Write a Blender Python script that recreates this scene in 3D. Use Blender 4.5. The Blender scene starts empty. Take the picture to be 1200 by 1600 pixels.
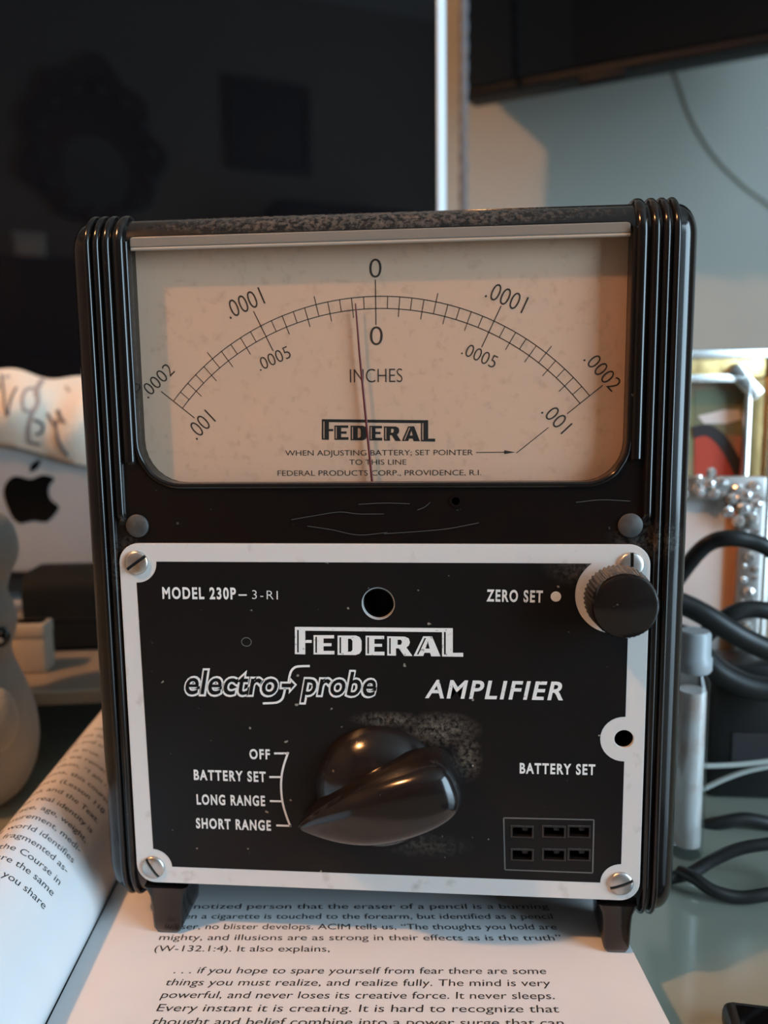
import bpy, bmesh, math, random
from math import sin, cos, pi, radians, sqrt, atan2, tan
from mathutils import Vector, Matrix

random.seed(7)
C = bpy.context.scene.collection
SC = bpy.context.scene

# ------------------------------------------------------------------ camera
CAM = Vector((0.01919, -0.20432, 0.13400))
YAW, PIT, ROL, FPX = radians(4.8378), radians(7.6330), radians(-0.7016), 1240.0
FWD = Vector((-sin(YAW) * cos(PIT), cos(YAW) * cos(PIT), -sin(PIT)))
_r = Vector((cos(YAW), sin(YAW), 0)); _u = _r.cross(FWD)
RGT = _r * cos(ROL) + _u * sin(ROL)
UPV = -_r * sin(ROL) + _u * cos(ROL)
cd = bpy.data.cameras.new('camera')
cam = bpy.data.objects.new('camera', cd); C.objects.link(cam)
M3 = Matrix((RGT, UPV, -FWD)).transposed()
cam.matrix_world = Matrix.Translation(CAM) @ M3.to_4x4()
cd.sensor_fit = 'HORIZONTAL'; cd.sensor_width = 36.0; cd.lens = FPX / 1200.0 * 36.0
cd.clip_start = 0.01; cd.clip_end = 50
cd.dof.use_dof = True; cd.dof.focus_distance = 0.206; cd.dof.aperture_fstop = 13.0
SC.camera = cam

# ------------------------------------------------------------------ world, lights, exposure
w = bpy.data.worlds.new('world'); SC.world = w; w.use_nodes = True
w.node_tree.nodes['Background'].inputs[0].default_value = (0.55, 0.7, 1.0, 1)
w.node_tree.nodes['Background'].inputs[1].default_value = 0.3
SC.view_settings.view_transform = 'Standard'; SC.view_settings.look = 'None'
SC.view_settings.gamma = 1.0; SC.view_settings.use_curve_mapping = False
SC.view_settings.exposure = -0.08
WIN_C = Vector((1.86, -0.96, 0.66))           # daylight in the window of the right-hand wall
ld = bpy.data.lights.new('window_daylight', 'AREA'); ld.shape = 'RECTANGLE'; ld.size = 1.65; ld.size_y = 1.10
ld.energy = 88; ld.color = (0.58, 0.82, 1.0)
lo = bpy.data.objects.new('window_daylight', ld); C.objects.link(lo); lo.location = WIN_C
lo.rotation_euler = (0, radians(90), 0)
LAMP = Vector((-0.86, -0.57, 1.33))            # bulb of the hanging lamp
LAMP_W = 60.0

# ------------------------------------------------------------------ pixel helpers (image taken as 1200 x 1600)
def ray(px, py): return FWD + RGT * ((px - 600) / FPX) - UPV * ((py - 800) / FPX)
def at(px, py, Y):
    d = ray(px, py); return CAM + d * ((Y - CAM.y) / d.y)
def atz(px, py, Z):
    d = ray(px, py); return CAM + d * ((Z - CAM.z) / d.z)

# ------------------------------------------------------------------ materials
MATS = {}
def mat(name, col, rough=0.5, metal=0.0, coat=0.0, var=None, vscale=60, vlo=0.45, vhi=0.7, bump=0.0, bscale=200,
        trans=0.0, ior=1.5, emis=None, estr=0.0, spec=0.5, sheen=0.0, detail=4):
    m = bpy.data.materials.new(name); m.use_nodes = True; nt = m.node_tree
    b = nt.nodes['Principled BSDF']
    b.inputs['Base Color'].default_value = (*col, 1); b.inputs['Roughness'].default_value = rough
    b.inputs['Metallic'].default_value = metal; b.inputs['Coat Weight'].default_value = coat
    b.inputs['Coat Roughness'].default_value = 0.12
    b.inputs['Transmission Weight'].default_value = trans; b.inputs['IOR'].default_value = ior
    b.inputs['Specular IOR Level'].default_value = spec; b.inputs['Sheen Weight'].default_value = sheen
    if emis: b.inputs['Emission Color'].default_value = (*emis, 1); b.inputs['Emission Strength'].default_value = estr
    tc = nt.nodes.new('ShaderNodeTexCoord')
    if var:
        n = nt.nodes.new('ShaderNodeTexNoise'); n.inputs['Scale'].default_value = vscale; n.inputs['Detail'].default_value = detail
        r = nt.nodes.new('ShaderNodeValToRGB'); r.color_ramp.elements[0].position = vlo; r.color_ramp.elements[1].position = vhi
        r.color_ramp.elements[0].color = (*col, 1); r.color_ramp.elements[1].color = (*var, 1)
        nt.links.new(tc.outputs['Object'], n.inputs['Vector']); nt.links.new(n.outputs['Fac'], r.inputs['Fac'])
        nt.links.new(r.outputs['Color'], b.inputs['Base Color'])
    if bump:
        n2 = nt.nodes.new('ShaderNodeTexNoise'); n2.inputs['Scale'].default_value = bscale; n2.inputs['Detail'].default_value = 3
        bp = nt.nodes.new('ShaderNodeBump'); bp.inputs['Strength'].default_value = bump; bp.inputs['Distance'].default_value = 0.001
        nt.links.new(tc.outputs['Object'], n2.inputs['Vector']); nt.links.new(n2.outputs['Fac'], bp.inputs['Height'])
        nt.links.new(bp.outputs['Normal'], b.inputs['Normal'])
    MATS[name] = m; return m

def clear_mat(name, tint=(1, 1, 1), rough=0.02, spec=1.0, f0=0.04):
    """thin clear pane: lets light straight through, with a Fresnel gloss on top"""
    m = bpy.data.materials.new(name); m.use_nodes = True; nt = m.node_tree; nt.nodes.clear()
    out = nt.nodes.new('ShaderNodeOutputMaterial'); mix = nt.nodes.new('ShaderNodeMixShader')
    t = nt.nodes.new('ShaderNodeBsdfTransparent'); t.inputs[0].default_value = (*tint, 1)
    g = nt.nodes.new('ShaderNodeBsdfGlossy'); g.inputs['Roughness'].default_value = rough
    lw = nt.nodes.new('ShaderNodeLayerWeight'); lw.inputs[0].default_value = .5
    pw = nt.nodes.new('ShaderNodeMath'); pw.operation = 'POWER'; pw.inputs[1].default_value = 5
    mr = nt.nodes.new('ShaderNodeMapRange'); mr.inputs['To Min'].default_value = f0; mr.inputs['To Max'].default_value = 1.0
    nt.links.new(lw.outputs['Facing'], pw.inputs[0]); nt.links.new(pw.outputs[0], mr.inputs['Value'])
    nt.links.new(mr.outputs[0], mix.inputs[0]); nt.links.new(t.outputs[0], mix.inputs[1]); nt.links.new(g.outputs[0], mix.inputs[2])
    nt.links.new(mix.outputs[0], out.inputs[0]); MATS[name] = m; return m

def dusty(name, col, rough, dust, zones, coat=0.3, speck=None, base_var=None):
    """glossy dark body with dust lying in given spots: zones = (x,y,z,radius,strength)"""
    m = mat(name, col, rough, coat=coat); nt = m.node_tree; b = nt.nodes['Principled BSDF']
    tc = [n for n in nt.nodes if n.type == 'TEX_COORD'][0]
    L = nt.links
    n = nt.nodes.new('ShaderNodeTexNoise'); n.inputs['Scale'].default_value = 750; n.inputs['Detail'].default_value = 7; n.inputs['Roughness'].default_value = .7
    geo = nt.nodes.new('ShaderNodeNewGeometry')
    L.new(geo.outputs['Position'], n.inputs['Vector'])
    tot = None
    for (x, y, z, sx, sy, sz, st) in zones:
        vm = nt.nodes.new('ShaderNodeVectorMath'); vm.operation = 'SUBTRACT'; vm.inputs[1].default_value = (x, y, z)
        L.new(geo.outputs['Position'], vm.inputs[0])
        v2 = nt.nodes.new('ShaderNodeVectorMath'); v2.operation = 'DIVIDE'; v2.inputs[1].default_value = (sx, sy, sz)
        L.new(vm.outputs[0], v2.inputs[0])
        ln = nt.nodes.new('ShaderNodeVectorMath'); ln.operation = 'LENGTH'; L.new(v2.outputs[0], ln.inputs[0])
        mr = nt.nodes.new('ShaderNodeMapRange'); mr.inputs['From Min'].default_value = 1.0; mr.inputs['From Max'].default_value = 0.0
        mr.inputs['To Max'].default_value = st; L.new(ln.outputs['Value'], mr.inputs['Value'])
        if tot is None: tot = mr.outputs[0]
        else:
            mx = nt.nodes.new('ShaderNodeMath'); mx.operation = 'MAXIMUM'; L.new(tot, mx.inputs[0]); L.new(mr.outputs[0], mx.inputs[1]); tot = mx.outputs[0]
    r = nt.nodes.new('ShaderNodeMapRange'); r.inputs['From Min'].default_value = 0.42; r.inputs['From Max'].default_value = 0.68
    L.new(n.outputs['Fac'], r.inputs['Value'])
    fac = r.outputs[0]
    if tot is not None:
        mu = nt.nodes.new('ShaderNodeMath'); mu.operation = 'MULTIPLY'; L.new(fac, mu.inputs[0]); L.new(tot, mu.inputs[1]); fac = mu.outputs[0]
    if speck:
        n3 = nt.nodes.new('ShaderNodeTexNoise'); n3.inputs['Scale'].default_value = speck[0]; n3.inputs['Detail'].default_value = 2
        L.new(geo.outputs['Position'], n3.inputs['Vector'])
        r3 = nt.nodes.new('ShaderNodeMapRange'); r3.inputs['From Min'].default_value = speck[1]; r3.inputs['From Max'].default_value = speck[1] + .03; r3.inputs['To Max'].default_value = speck[2]
        L.new(n3.outputs['Fac'], r3.inputs['Value'])
        ad = nt.nodes.new('ShaderNodeMath'); ad.operation = 'MAXIMUM'; L.new(fac, ad.inputs[0]); L.new(r3.outputs[0], ad.inputs[1]); fac = ad.outputs[0]
    mixc = nt.nodes.new('ShaderNodeMixRGB'); mixc.inputs[1].default_value = (*col, 1); mixc.inputs[2].default_value = (*dust, 1)
    L.new(fac, mixc.inputs[0]); L.new(mixc.outputs[0], b.inputs['Base Color'])
    rr = nt.nodes.new('ShaderNodeMapRange'); rr.inputs['To Min'].default_value = rough; rr.inputs['To Max'].default_value = .9
    L.new(fac, rr.inputs['Value']); L.new(rr.outputs[0], b.inputs['Roughness'])
    cc = nt.nodes.new('ShaderNodeMapRange'); cc.inputs['To Min'].default_value = coat; cc.inputs['To Max'].default_value = 0
    L.new(fac, cc.inputs['Value']); L.new(cc.outputs[0], b.inputs['Coat Weight'])
    return m

BAKE = dusty('bakelite', (0.007, 0.005, 0.0045), 0.16, (0.17, 0.15, 0.13),
             [(0.0, 0, 0.1815, 0.075, 0.02, 0.0045, 1.1), (0.07, 0, 0.099, 0.012, .01, 0.006, .4), (-.068, 0, .092, .006, .01, .01, .5)], coat=0.22, speck=(380, .76, .3))
ENAM = dusty('black_enamel', (0.0065, 0.006, 0.0062), 0.38, (0.30, 0.26, 0.21),
             [(0.0165, 0, 0.0475, 0.0115, .01, 0.0055, .7), (0.003, 0, 0.0500, 0.012, .01, 0.0025, .6), (0.0235, 0, 0.040, 0.0045, .01, 0.008, .5), (0.012, 0, 0.014, .014, .01, .004, .25), (0.056, 0, .092, .014, .01, .006, .35)],
             coat=0.0, speck=(330, .72, .8))
for _m in (BAKE, ENAM): _m.node_tree.nodes['Principled BSDF'].inputs['Specular IOR Level'].default_value = .32 if _m is BAKE else .18
mat('plate_metal', (0.58, 0.56, 0.54), 0.42, metal=0.0, var=(0.40, 0.37, 0.34), vscale=170, vlo=.60, vhi=.78, coat=.1)
mat('letter_white', (0.74, 0.72, 0.69), 0.55, var=(0.25, 0.24, 0.22), vscale=900, vlo=.62, vhi=.72)
mat('dial_card', (0.68, 0.47, 0.345), 0.6, var=(0.44, 0.28, 0.19), vscale=420, vlo=.55, vhi=1.0, detail=8)
mat('print_brown', (0.035, 0.024, 0.018), 0.7)
mat('print_black', (0.012, 0.011, 0.011), 0.7)
mat('needle_red', (0.13, 0.012, 0.014), 0.4)
mat('screw_steel', (0.52, 0.50, 0.48), 0.34, metal=0.85, var=(0.42, 0.26, 0.14), vscale=240, vlo=.5, vhi=.75)
mat('window_edge', (0.20, 0.17, 0.14), 0.35)
mat('window_highlight', (0.42, 0.33, 0.26), 0.15, coat=.6)
mat('scratch_grey', (0.07, 0.065, 0.06), 0.6)
mat('slot_dark', (0.01, 0.008, 0.007), 0.8)
mat('rivet_grey', (0.035, 0.035, 0.035), 0.5, var=(0.07, 0.07, 0.068), vscale=300)
mat('outline_grey', (0.11, 0.105, 0.10), 0.7)
clear_mat('window_clear', (0.98, 0.97, 0.96), rough=0.04, f0=.022)
KNOB = dusty('knob_plastic', (0.010, 0.0075, 0.007), 0.17, (0.26, 0.22, 0.18), [(0.0, -0.004, .043, .02, .006, .004, .0)], coat=.15, speck=(300, .74, .4))
KNOB.node_tree.nodes['Principled BSDF'].inputs['Specular IOR Level'].default_value = .38
KNURL = dusty('knurl_plastic', (0.014, 0.011, 0.010), 0.35, (0.36, 0.31, 0.26), [(0.060, -0.006, .0935, .014, .02, .006, 1.1)], coat=.1)
mat('paper', (0.69, 0.69, 0.70), 0.75, var=(0.66, 0.66, 0.67), vscale=40)
mat('paper_edge', (0.62, 0.58, 0.52), 0.85, bump=.4, bscale=900)
mat('book_cover', (0.10, 0.12, 0.16), 0.5)
mat('desk_glass', (0.26, 0.275, 0.225), 0.12, coat=0.5, var=(0.23, 0.245, 0.20), vscale=6)
mat('desk_leg', (0.3, 0.3, 0.3), 0.4, metal=.8)
mat('aluminium', (0.36, 0.355, 0.35), 0.45, metal=0.4)
mat('rim_aluminium_lit', (0.86, 0.87, 0.88), 0.5, metal=0.0)  # paler copy of the chin aluminium, window light put into the colour
mat('screen_glass', (0.004, 0.004, 0.005), 0.015, spec=0.5)
mat('logo_black', (0.002, 0.002, 0.002), 0.15)
mat('soundbar_black', (0.006, 0.009, 0.011), 0.7, spec=.10, bump=.3, bscale=700)
mat('riser_board', (0.23, 0.20, 0.165), 0.45)
mat('riser_edge', (0.38, 0.35, 0.28), 0.5)
mat('cream_card', (0.42, 0.37, 0.30), 0.6)
mat('plush_white', (0.30, 0.315, 0.305), 0.85, sheen=.4, bump=.5, bscale=500)
mat('eye_black', (0.006, 0.006, 0.006), 0.1)
mat('cloth_cream', (0.78, 0.66, 0.53), 0.85, sheen=.2, bump=.2, bscale=900)
mat('note_ink', (0.10, 0.09, 0.095), 0.8)
mat('note_ink_pale', (0.38, 0.30, 0.27), 0.8)
mat('gold', (0.72, 0.50, 0.22), 0.32, metal=0.9, bump=.3, bscale=120)
mat('silver', (0.75, 0.74, 0.72), 0.25, metal=1.0)
mat('photo_print', (0.40, 0.19, 0.15), 0.3, var=(0.20, 0.22, 0.12), vscale=26, vlo=.42, vhi=.62, coat=.4)
mat('photo_red', (0.42, 0.06, 0.035), 0.3, coat=.4)
mat('photo_dark', (0.030, 0.028, 0.032), 0.3, coat=.4)
mat('photo_pale', (0.66, 0.60, 0.57), 0.3, coat=.4)
mat('photo_green', (0.17, 0.18, 0.11), 0.3, coat=.4)
mat('photo_orange', (0.50, 0.23, 0.11), 0.35, coat=.3)
mat('rhinestone', (0.80, 0.80, 0.80), 0.08, metal=0.75)
mat('rhine_metal', (0.50, 0.47, 0.45), 0.35, metal=0.85)
mat('cable_black', (0.012, 0.012, 0.012), 0.42)
mat('cable_grey', (0.45, 0.47, 0.44), 0.4)
mat('cap_white', (0.36, 0.38, 0.40), 0.4)
mat('black_plastic', (0.010, 0.010, 0.010), 0.35)
mat('tv_black', (0.006, 0.006, 0.007), 0.5, spec=.12)
mat('tv_glass', (0.003, 0.003, 0.0035), 0.02)
mat('wall_paint', (0.40, 0.40, 0.36), 0.85, var=(0.375, 0.375, 0.34), vscale=3, bump=.15, bscale=120)
mat('rear_paint', (0.20, 0.175, 0.15), 0.9, var=(0.18, 0.16, 0.135), vscale=3)
mat('ceiling_paint', (0.45, 0.43, 0.40), 0.9)
mat('floor_wood', (0.20, 0.12, 0.07), 0.5, var=(0.14, 0.08, 0.045), vscale=9)
mat('white_paint', (0.72, 0.71, 0.69), 0.5)
mat('dark_wood', (0.018, 0.010, 0.007), 0.45, var=(0.035, 0.018, 0.011), vscale=20)
mat('picture_dark', (0.012, 0.010, 0.012), 0.5, var=(0.07, 0.03, 0.02), vscale=7, vlo=.55, vhi=.75)
mat('mirror_glass', (0.35, 0.35, 0.35), 0.15, metal=1.0)
mat('sofa_dark', (0.02, 0.017, 0.016), 0.8)
mat('lamp_metal', (0.35, 0.25, 0.12), 0.3, metal=.9)
mat('lamp_shade', (0.70, 0.55, 0.36), 0.8)
mat('bulb', (1, .8, .55), 0.5, emis=(1.0, 0.62, 0.30), estr=30.0)
mat('rope_grey', (0.15, 0.15, 0.16), 0.8)
mat('pink_liquid', (0.62, 0.58, 0.56), 0.25, var=(0.50, 0.36, 0.30), vscale=90, coat=.5)
clear_mat('acrylic', (0.93, 0.96, 0.97), rough=0.03)

# ------------------------------------------------------------------ geometry helpers
class G:
    def __init__(s): s.v = []; s.f = []
    def add(s, v, f):
        o = len(s.v); s.v += [Vector(p) for p in v]; s.f += [tuple(i + o for i in q) for q in f]; return s
    def box(s, c, d, R=None):
        c = Vector(c); vs = []
        for sx in (-.5, .5):
            for sy in (-.5, .5):
                for sz in (-.5, .5):
                    p = Vector((d[0] * sx, d[1] * sy, d[2] * sz)); vs.append(c + (R @ p if R else p))
        return s.add(vs, [(0, 1, 3, 2), (4, 6, 7, 5), (0, 4, 5, 1), (2, 3, 7, 6), (0, 2, 6, 4), (1, 5, 7, 3)])
    def rbox(s, c, d, r, R=None, seg=2):
        bm = bmesh.new(); bmesh.ops.create_cube(bm, size=1)
        for v in bm.verts: v.co = Vector((v.co.x * d[0], v.co.y * d[1], v.co.z * d[2]))
        bmesh.ops.bevel(bm, geom=bm.edges[:], offset=r, segments=seg, profile=.5, affect='EDGES')
        c = Vector(c); bm.verts.index_update()
        s.add([c + (R @ v.co if R else v.co) for v in bm.verts], [tuple(v.index for v in f.verts) for f in bm.faces]); bm.free(); return s
    def lathe(s, prof, base, axis, n=32, cap=True):
        """prof: (radius, height along axis)"""
        axis = Vector(axis).normalized(); a = axis.orthogonal().normalized(); b = axis.cross(a); base = Vector(base)
        vs = []; fs = []; k = len(prof)
        for r, h in prof:
            for i in range(n):
                t = 2 * pi * i / n; vs.append(base + axis * h + (a * cos(t) + b * sin(t)) * r)
        for j in range(k - 1):
            for i in range(n):
                i2 = (i + 1) % n; fs.append((j * n + i, j * n + i2, (j + 1) * n + i2, (j + 1) * n + i))
        if cap:
            fs.append(tuple(reversed(range(n)))); fs.append(tuple((k - 1) * n + i for i in range(n)))
        return s.add(vs, fs)
    def tube(s, pts, r, n=10, smooth=6):
        P = catmull(pts, smooth) if smooth else [Vector(p) for p in pts]
        rr = r if callable(r) else (lambda t: r); vs = []; fs = []; k = len(P); prev = None
        for j, p in enumerate(P):
            t = (P[min(j + 1, k - 1)] - P[max(j - 1, 0)]).normalized()
            a = t.orthogonal().normalized() if prev is None else (prev - t * prev.dot(t)).normalized()
            prev = a; b = t.cross(a); q = rr(j / (k - 1))
            for i in range(n):
                u = 2 * pi * i / n; vs.append(p + (a * cos(u) + b * sin(u)) * q)
        for j in range(k - 1):
            for i in range(n):
                i2 = (i + 1) % n; fs.append((j * n + i, j * n + i2, (j + 1) * n + i2, (j + 1) * n + i))
        fs.append(tuple(reversed(range(n)))); fs.append(tuple((k - 1) * n + i for i in range(n)))
        return s.add(vs, fs)
    def sphere(s, c, r, nu=20, nv=12, sc=(1, 1, 1)):
        c = Vector(c); vs = [c + Vector((0, 0, r * sc[2]))]; fs = []
        for j in range(1, nv):
            th = pi * j / nv
            for i in range(nu):
                ph = 2 * pi * i / nu; vs.append(c + Vector((r * sc[0] * sin(th) * cos(ph), r * sc[1] * sin(th) * sin(ph), r * sc[2] * cos(th))))
        vs.append(c - Vector((0, 0, r * sc[2]))); L = len(vs) - 1
        for i in range(nu):
            i2 = (i + 1) % nu; fs.append((0, 1 + i, 1 + i2)); fs.append((L, 1 + (nv - 2) * nu + i2, 1 + (nv - 2) * nu + i))
            for j in range(nv - 2): fs.append((1 + j * nu + i, 1 + (j + 1) * nu + i, 1 + (j + 1) * nu + i2, 1 + j * nu + i2))
        return s.add(vs, fs)
    def ribbon(s, pts, wd, nrm=Vector((0, -1, 0))):
        pts = [Vector(p) for p in pts]; k = len(pts); vs = []
        for j, p in enumerate(pts):
            t = (pts[min(j + 1, k - 1)] - pts[max(j - 1, 0)]).normalized(); b = nrm.cross(t).normalized() * (wd / 2)
            vs += [p + b, p - b]
        return s.add(vs, [(2 * j, 2 * j + 1, 2 * j + 3, 2 * j + 2) for j in range(k - 1)])

def catmull(pts, n):
    P = [Vector(p) for p in pts]; P = [2 * P[0] - P[1]] + P + [2 * P[-1] - P[-2]]; out = []
    for i in range(1, len(P) - 2):
        a, b, c, d = P[i - 1:i + 3]
        for k in range(n):
            t = k / n; out.append(.5 * ((2 * b) + (c - a) * t + (2 * a - 5 * b + 4 * c - d) * t * t + (-a + 3 * b - 3 * c + d) * t ** 3))
    out.append(P[-2]); return out

def thing(name, label, cat, loc=(0, 0, 0), group=None):
    o = bpy.data.objects.new(name, None); C.objects.link(o); o.location = loc; o.empty_display_size = .01
    o['label'] = label; o['category'] = cat
    if group: o['group'] = group
    return o
def obj(name, g, m, parent=None, smooth=None, label=None):
    me = bpy.data.meshes.new(name); me.from_pydata([tuple(p) for p in g.v], [], g.f); me.validate(); me.update()
    return objm(name, me, m, parent, smooth, label)
def objm(name, me, m, parent=None, smooth=None, label=None):
    me.materials.clear(); me.materials.append(MATS[m] if isinstance(m, str) else m)
    o = bpy.data.objects.new(name, me); C.objects.link(o)
    if parent is not None:
        o.parent = parent
        if parent.type == 'EMPTY': o.location = -Vector(parent.location)
    if smooth is not None:
        me.polygons.foreach_set('use_smooth', [True] * len(me.polygons)); me.set_sharp_from_angle(angle=radians(smooth))
    if label: o['label'] = label
    return o
def tag(o, label, cat, group=None):
    o['label'] = label; o['category'] = cat
    if group: o['group'] = group
    return o
def struct(name, g, m, parent=None, label=None):
    o = obj(name, g, m, parent); o['kind'] = 'structure'
    if label: o['label'] = label
    return o

def fixn(o):
    bm = bmesh.new(); bm.from_mesh(o.data); bmesh.ops.recalc_face_normals(bm, faces=bm.faces); bm.to_mesh(o.data); bm.free(); return o

def fill2d(loops, depth=0.0, bevel=0.0):
    """fill closed 2-D loops (mm; inner loops are holes) -> mesh data in (x, z) with thickness"""
    c = bpy.data.curves.new('tmp', 'CURVE'); c.dimensions = '2D'; c.fill_mode = 'BOTH'; c.extrude = depth / 2; c.bevel_depth = bevel; c.bevel_resolution = 2
    for lp in loops:
        s = c.splines.new('POLY'); s.points.add(len(lp) - 1); s.use_cyclic_u = True
        for i, p in enumerate(lp): s.points[i].co = (p[0], p[1], 0, 1)
    o = bpy.data.objects.new('tmp', c); me = bpy.data.meshes.new_from_object(o)
    v = [Vector(q.co) for q in me.vertices]; f = [tuple(p.vertices) for p in me.polygons]
    bpy.data.objects.remove(o); bpy.data.curves.remove(c); bpy.data.meshes.remove(me); return v, f
def panel(loops, y0, y1, bevel=0.0):
    """mm loops in XZ filled between depth y0 (front) and y1; returns G in metres"""
    v, f = fill2d(loops, (y1 - y0) - 2 * bevel, bevel); ym = (y0 + y1) / 2; g = G()
    return g.add([Vector((p.x, ym - p.z, p.y)) * .001 for p in v], f)

_TX = {}
def textgeo(body, bold=0.0, sp=1.0):
    k = (body, bold, sp)
    if k not in _TX:
        c = bpy.data.curves.new('tmp', 'FONT'); c.body = body; c.offset = bold; c.resolution_u = 4; c.space_character = sp
        o = bpy.data.objects.new('tmp', c); me = bpy.data.meshes.new_from_object(o)
        v = [(q.co.x, q.co.y) for q in me.vertices]; f = [tuple(p.vertices) for p in me.polygons]
        bpy.data.objects.remove(o); bpy.data.curves.remove(c); bpy.data.meshes.remove(me); _TX[k] = (v, f)
    return _TX[k]
CAPH = max(p[1] for p in textgeo('H')[0])
def text_on(g, body, P0, P1, cap, nrm=Vector((0, -1, 0)), bold=0.0, shear=0.0, ref=None, sp=1.0):
    """body fitted between P0 and P1 (baseline ends, metres) with the given cap height"""
    v, f = textgeo(body, bold, sp); rv = v
    x0 = min(p[0] for p in rv); x1 = max(p[0] for p in rv)
    d = P1 - P0; up = nrm.cross(d).normalized() * -1
    if up.z < 0 and abs(nrm.z) < .5: up = -up
    dn = d.normalized()
    return g.add([P0 + d * ((x - x0) / (x1 - x0)) + up * (y / CAPH * cap) + dn * (shear * y / CAPH * cap) for x, y in v], f)
def px_text(g, body, a, b, cap_px, Y, **k):
    P0, P1 = at(*a, Y), at(*b, Y); s = (P1 - P0).length / math.hypot(b[0] - a[0], b[1] - a[1])
    return text_on(g, body, P0, P1, cap_px * s, **k)
def circ(cx, cz, r, n=40, a0=0, a1=2 * pi): return [(cx + r * cos(a0 + (a1 - a0) * i / n), cz + r * sin(a0 + (a1 - a0) * i / n)) for i in range(n + (0 if a1 - a0 >= 2 * pi - 1e-6 else 1))]
def rrect(x0, z0, x1, z1, r, n=8):
    r = r if isinstance(r, (list, tuple)) else [r] * 4      # bl, br, tr, tl
    out = []
    for (cx, cz, a, q) in ((x0 + r[0], z0 + r[0], pi, r[0]), (x1 - r[1], z0 + r[1], 1.5 * pi, r[1]), (x1 - r[2], z1 - r[2], 0, r[2]), (x0 + r[3], z1 - r[3], .5 * pi, r[3])):
        out += [(cx + q * cos(a + pi / 2 * i / n), cz + q * sin(a + pi / 2 * i / n)) for i in range(n + 1)]
    return out

# ================================================================== the room
ZF, ZC, ZD = -0.78, 1.75, -0.030
YB, YR, XL, XR = 0.87, -2.45, -1.75, 1.95
g = G().box(((XL + XR) / 2, (YB + YR) / 2, ZF - .05), (XR - XL + .4, YB - YR + .4, .1)); struct('floor', g, 'floor_wood', label='dark wooden floor')
g = G().box(((XL + XR) / 2, (YB + YR) / 2, ZC + .05), (XR - XL + .4, YB - YR + .4, .1)); struct('ceiling', g, 'ceiling_paint')
g = G().box(((XL + XR) / 2, YB + .05, (ZF + ZC) / 2), (XR - XL, .1, ZC - ZF)); struct('wall_back', g, 'wall_paint', label='grey green painted wall behind the desk')
g = G().box(((XL + XR) / 2, YR - .05, (ZF + ZC) / 2), (XR - XL, .1, ZC - ZF)); struct('wall_front', g, 'rear_paint')
g = G().box((XL - .05, (YB + YR) / 2, (ZF + ZC) / 2), (.1, YB - YR, ZC - ZF)); struct('wall_left', g, 'rear_paint')
wy0, wy1, wz0, wz1 = WIN_C.y - .65, WIN_C.y + .65, WIN_C.z - .86, WIN_C.z + .86
g = G()
g.box((XR + .05, (YR + wy0) / 2, (ZF + ZC) / 2), (.1, wy0 - YR, ZC - ZF)); g.box((XR + .05, (YB + wy1) / 2, (ZF + ZC) / 2), (.1, YB - wy1, ZC - ZF))
g.box((XR + .05, WIN_C.y, (ZF + wz0) / 2), (.1, 1.3, wz0 - ZF)); g.box((XR + .05, WIN_C.y, (ZC + wz1) / 2), (.1, 1.3, ZC - wz1))
struct('wall_right', g, 'rear_paint')
g = G()
for dy in (-.63, .63): g.box((XR + .03, WIN_C.y + dy, WIN_C.z), (.08, .05, 1.72))
for dz in (-.84, .84): g.box((XR + .03, WIN_C.y, WIN_C.z + dz), (.08, 1.3, .05))
g.box((XR + .05, WIN_C.y, WIN_C.z), (.04, .03, 1.67))
wf = struct('window_1', g, 'white_paint')
obj('window_pane', G().box((XR + .07, WIN_C.y, WIN_C.z), (.004, 1.22, 1.64)), 'acrylic', wf)
obj('window_sill', G().rbox((XR - .02, WIN_C.y, wz0 - .02), (.16, 1.4, .03), .006), 'white_paint', wf)
g = G().box((XL + .008, (YB + YR) / 2, ZF + .05), (.016, YB - YR, .1)); struct('baseboard_left', g, 'white_paint')
g = G().box(((XL + XR) / 2, YR + .008, ZF + .05), (XR - XL, .016, .1)); struct('baseboard_front', g, 'white_paint')

# ================================================================== desk
t = thing('desk', 'glossy grey green glass topped desk under the open book', 'desk', (0, .18, ZF))
obj('desk_top', G().rbox((0, .20, ZD - .012), (1.7, 1.20, .024), .004), 'desk_glass', t)
for x in (-.78, .78):
    for y in (-.34, .68): obj('leg', G().rbox((x, y, (ZF + ZD - .024) / 2), (.05, .05, ZD - .024 - ZF), .006), 'desk_leg', t)

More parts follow.
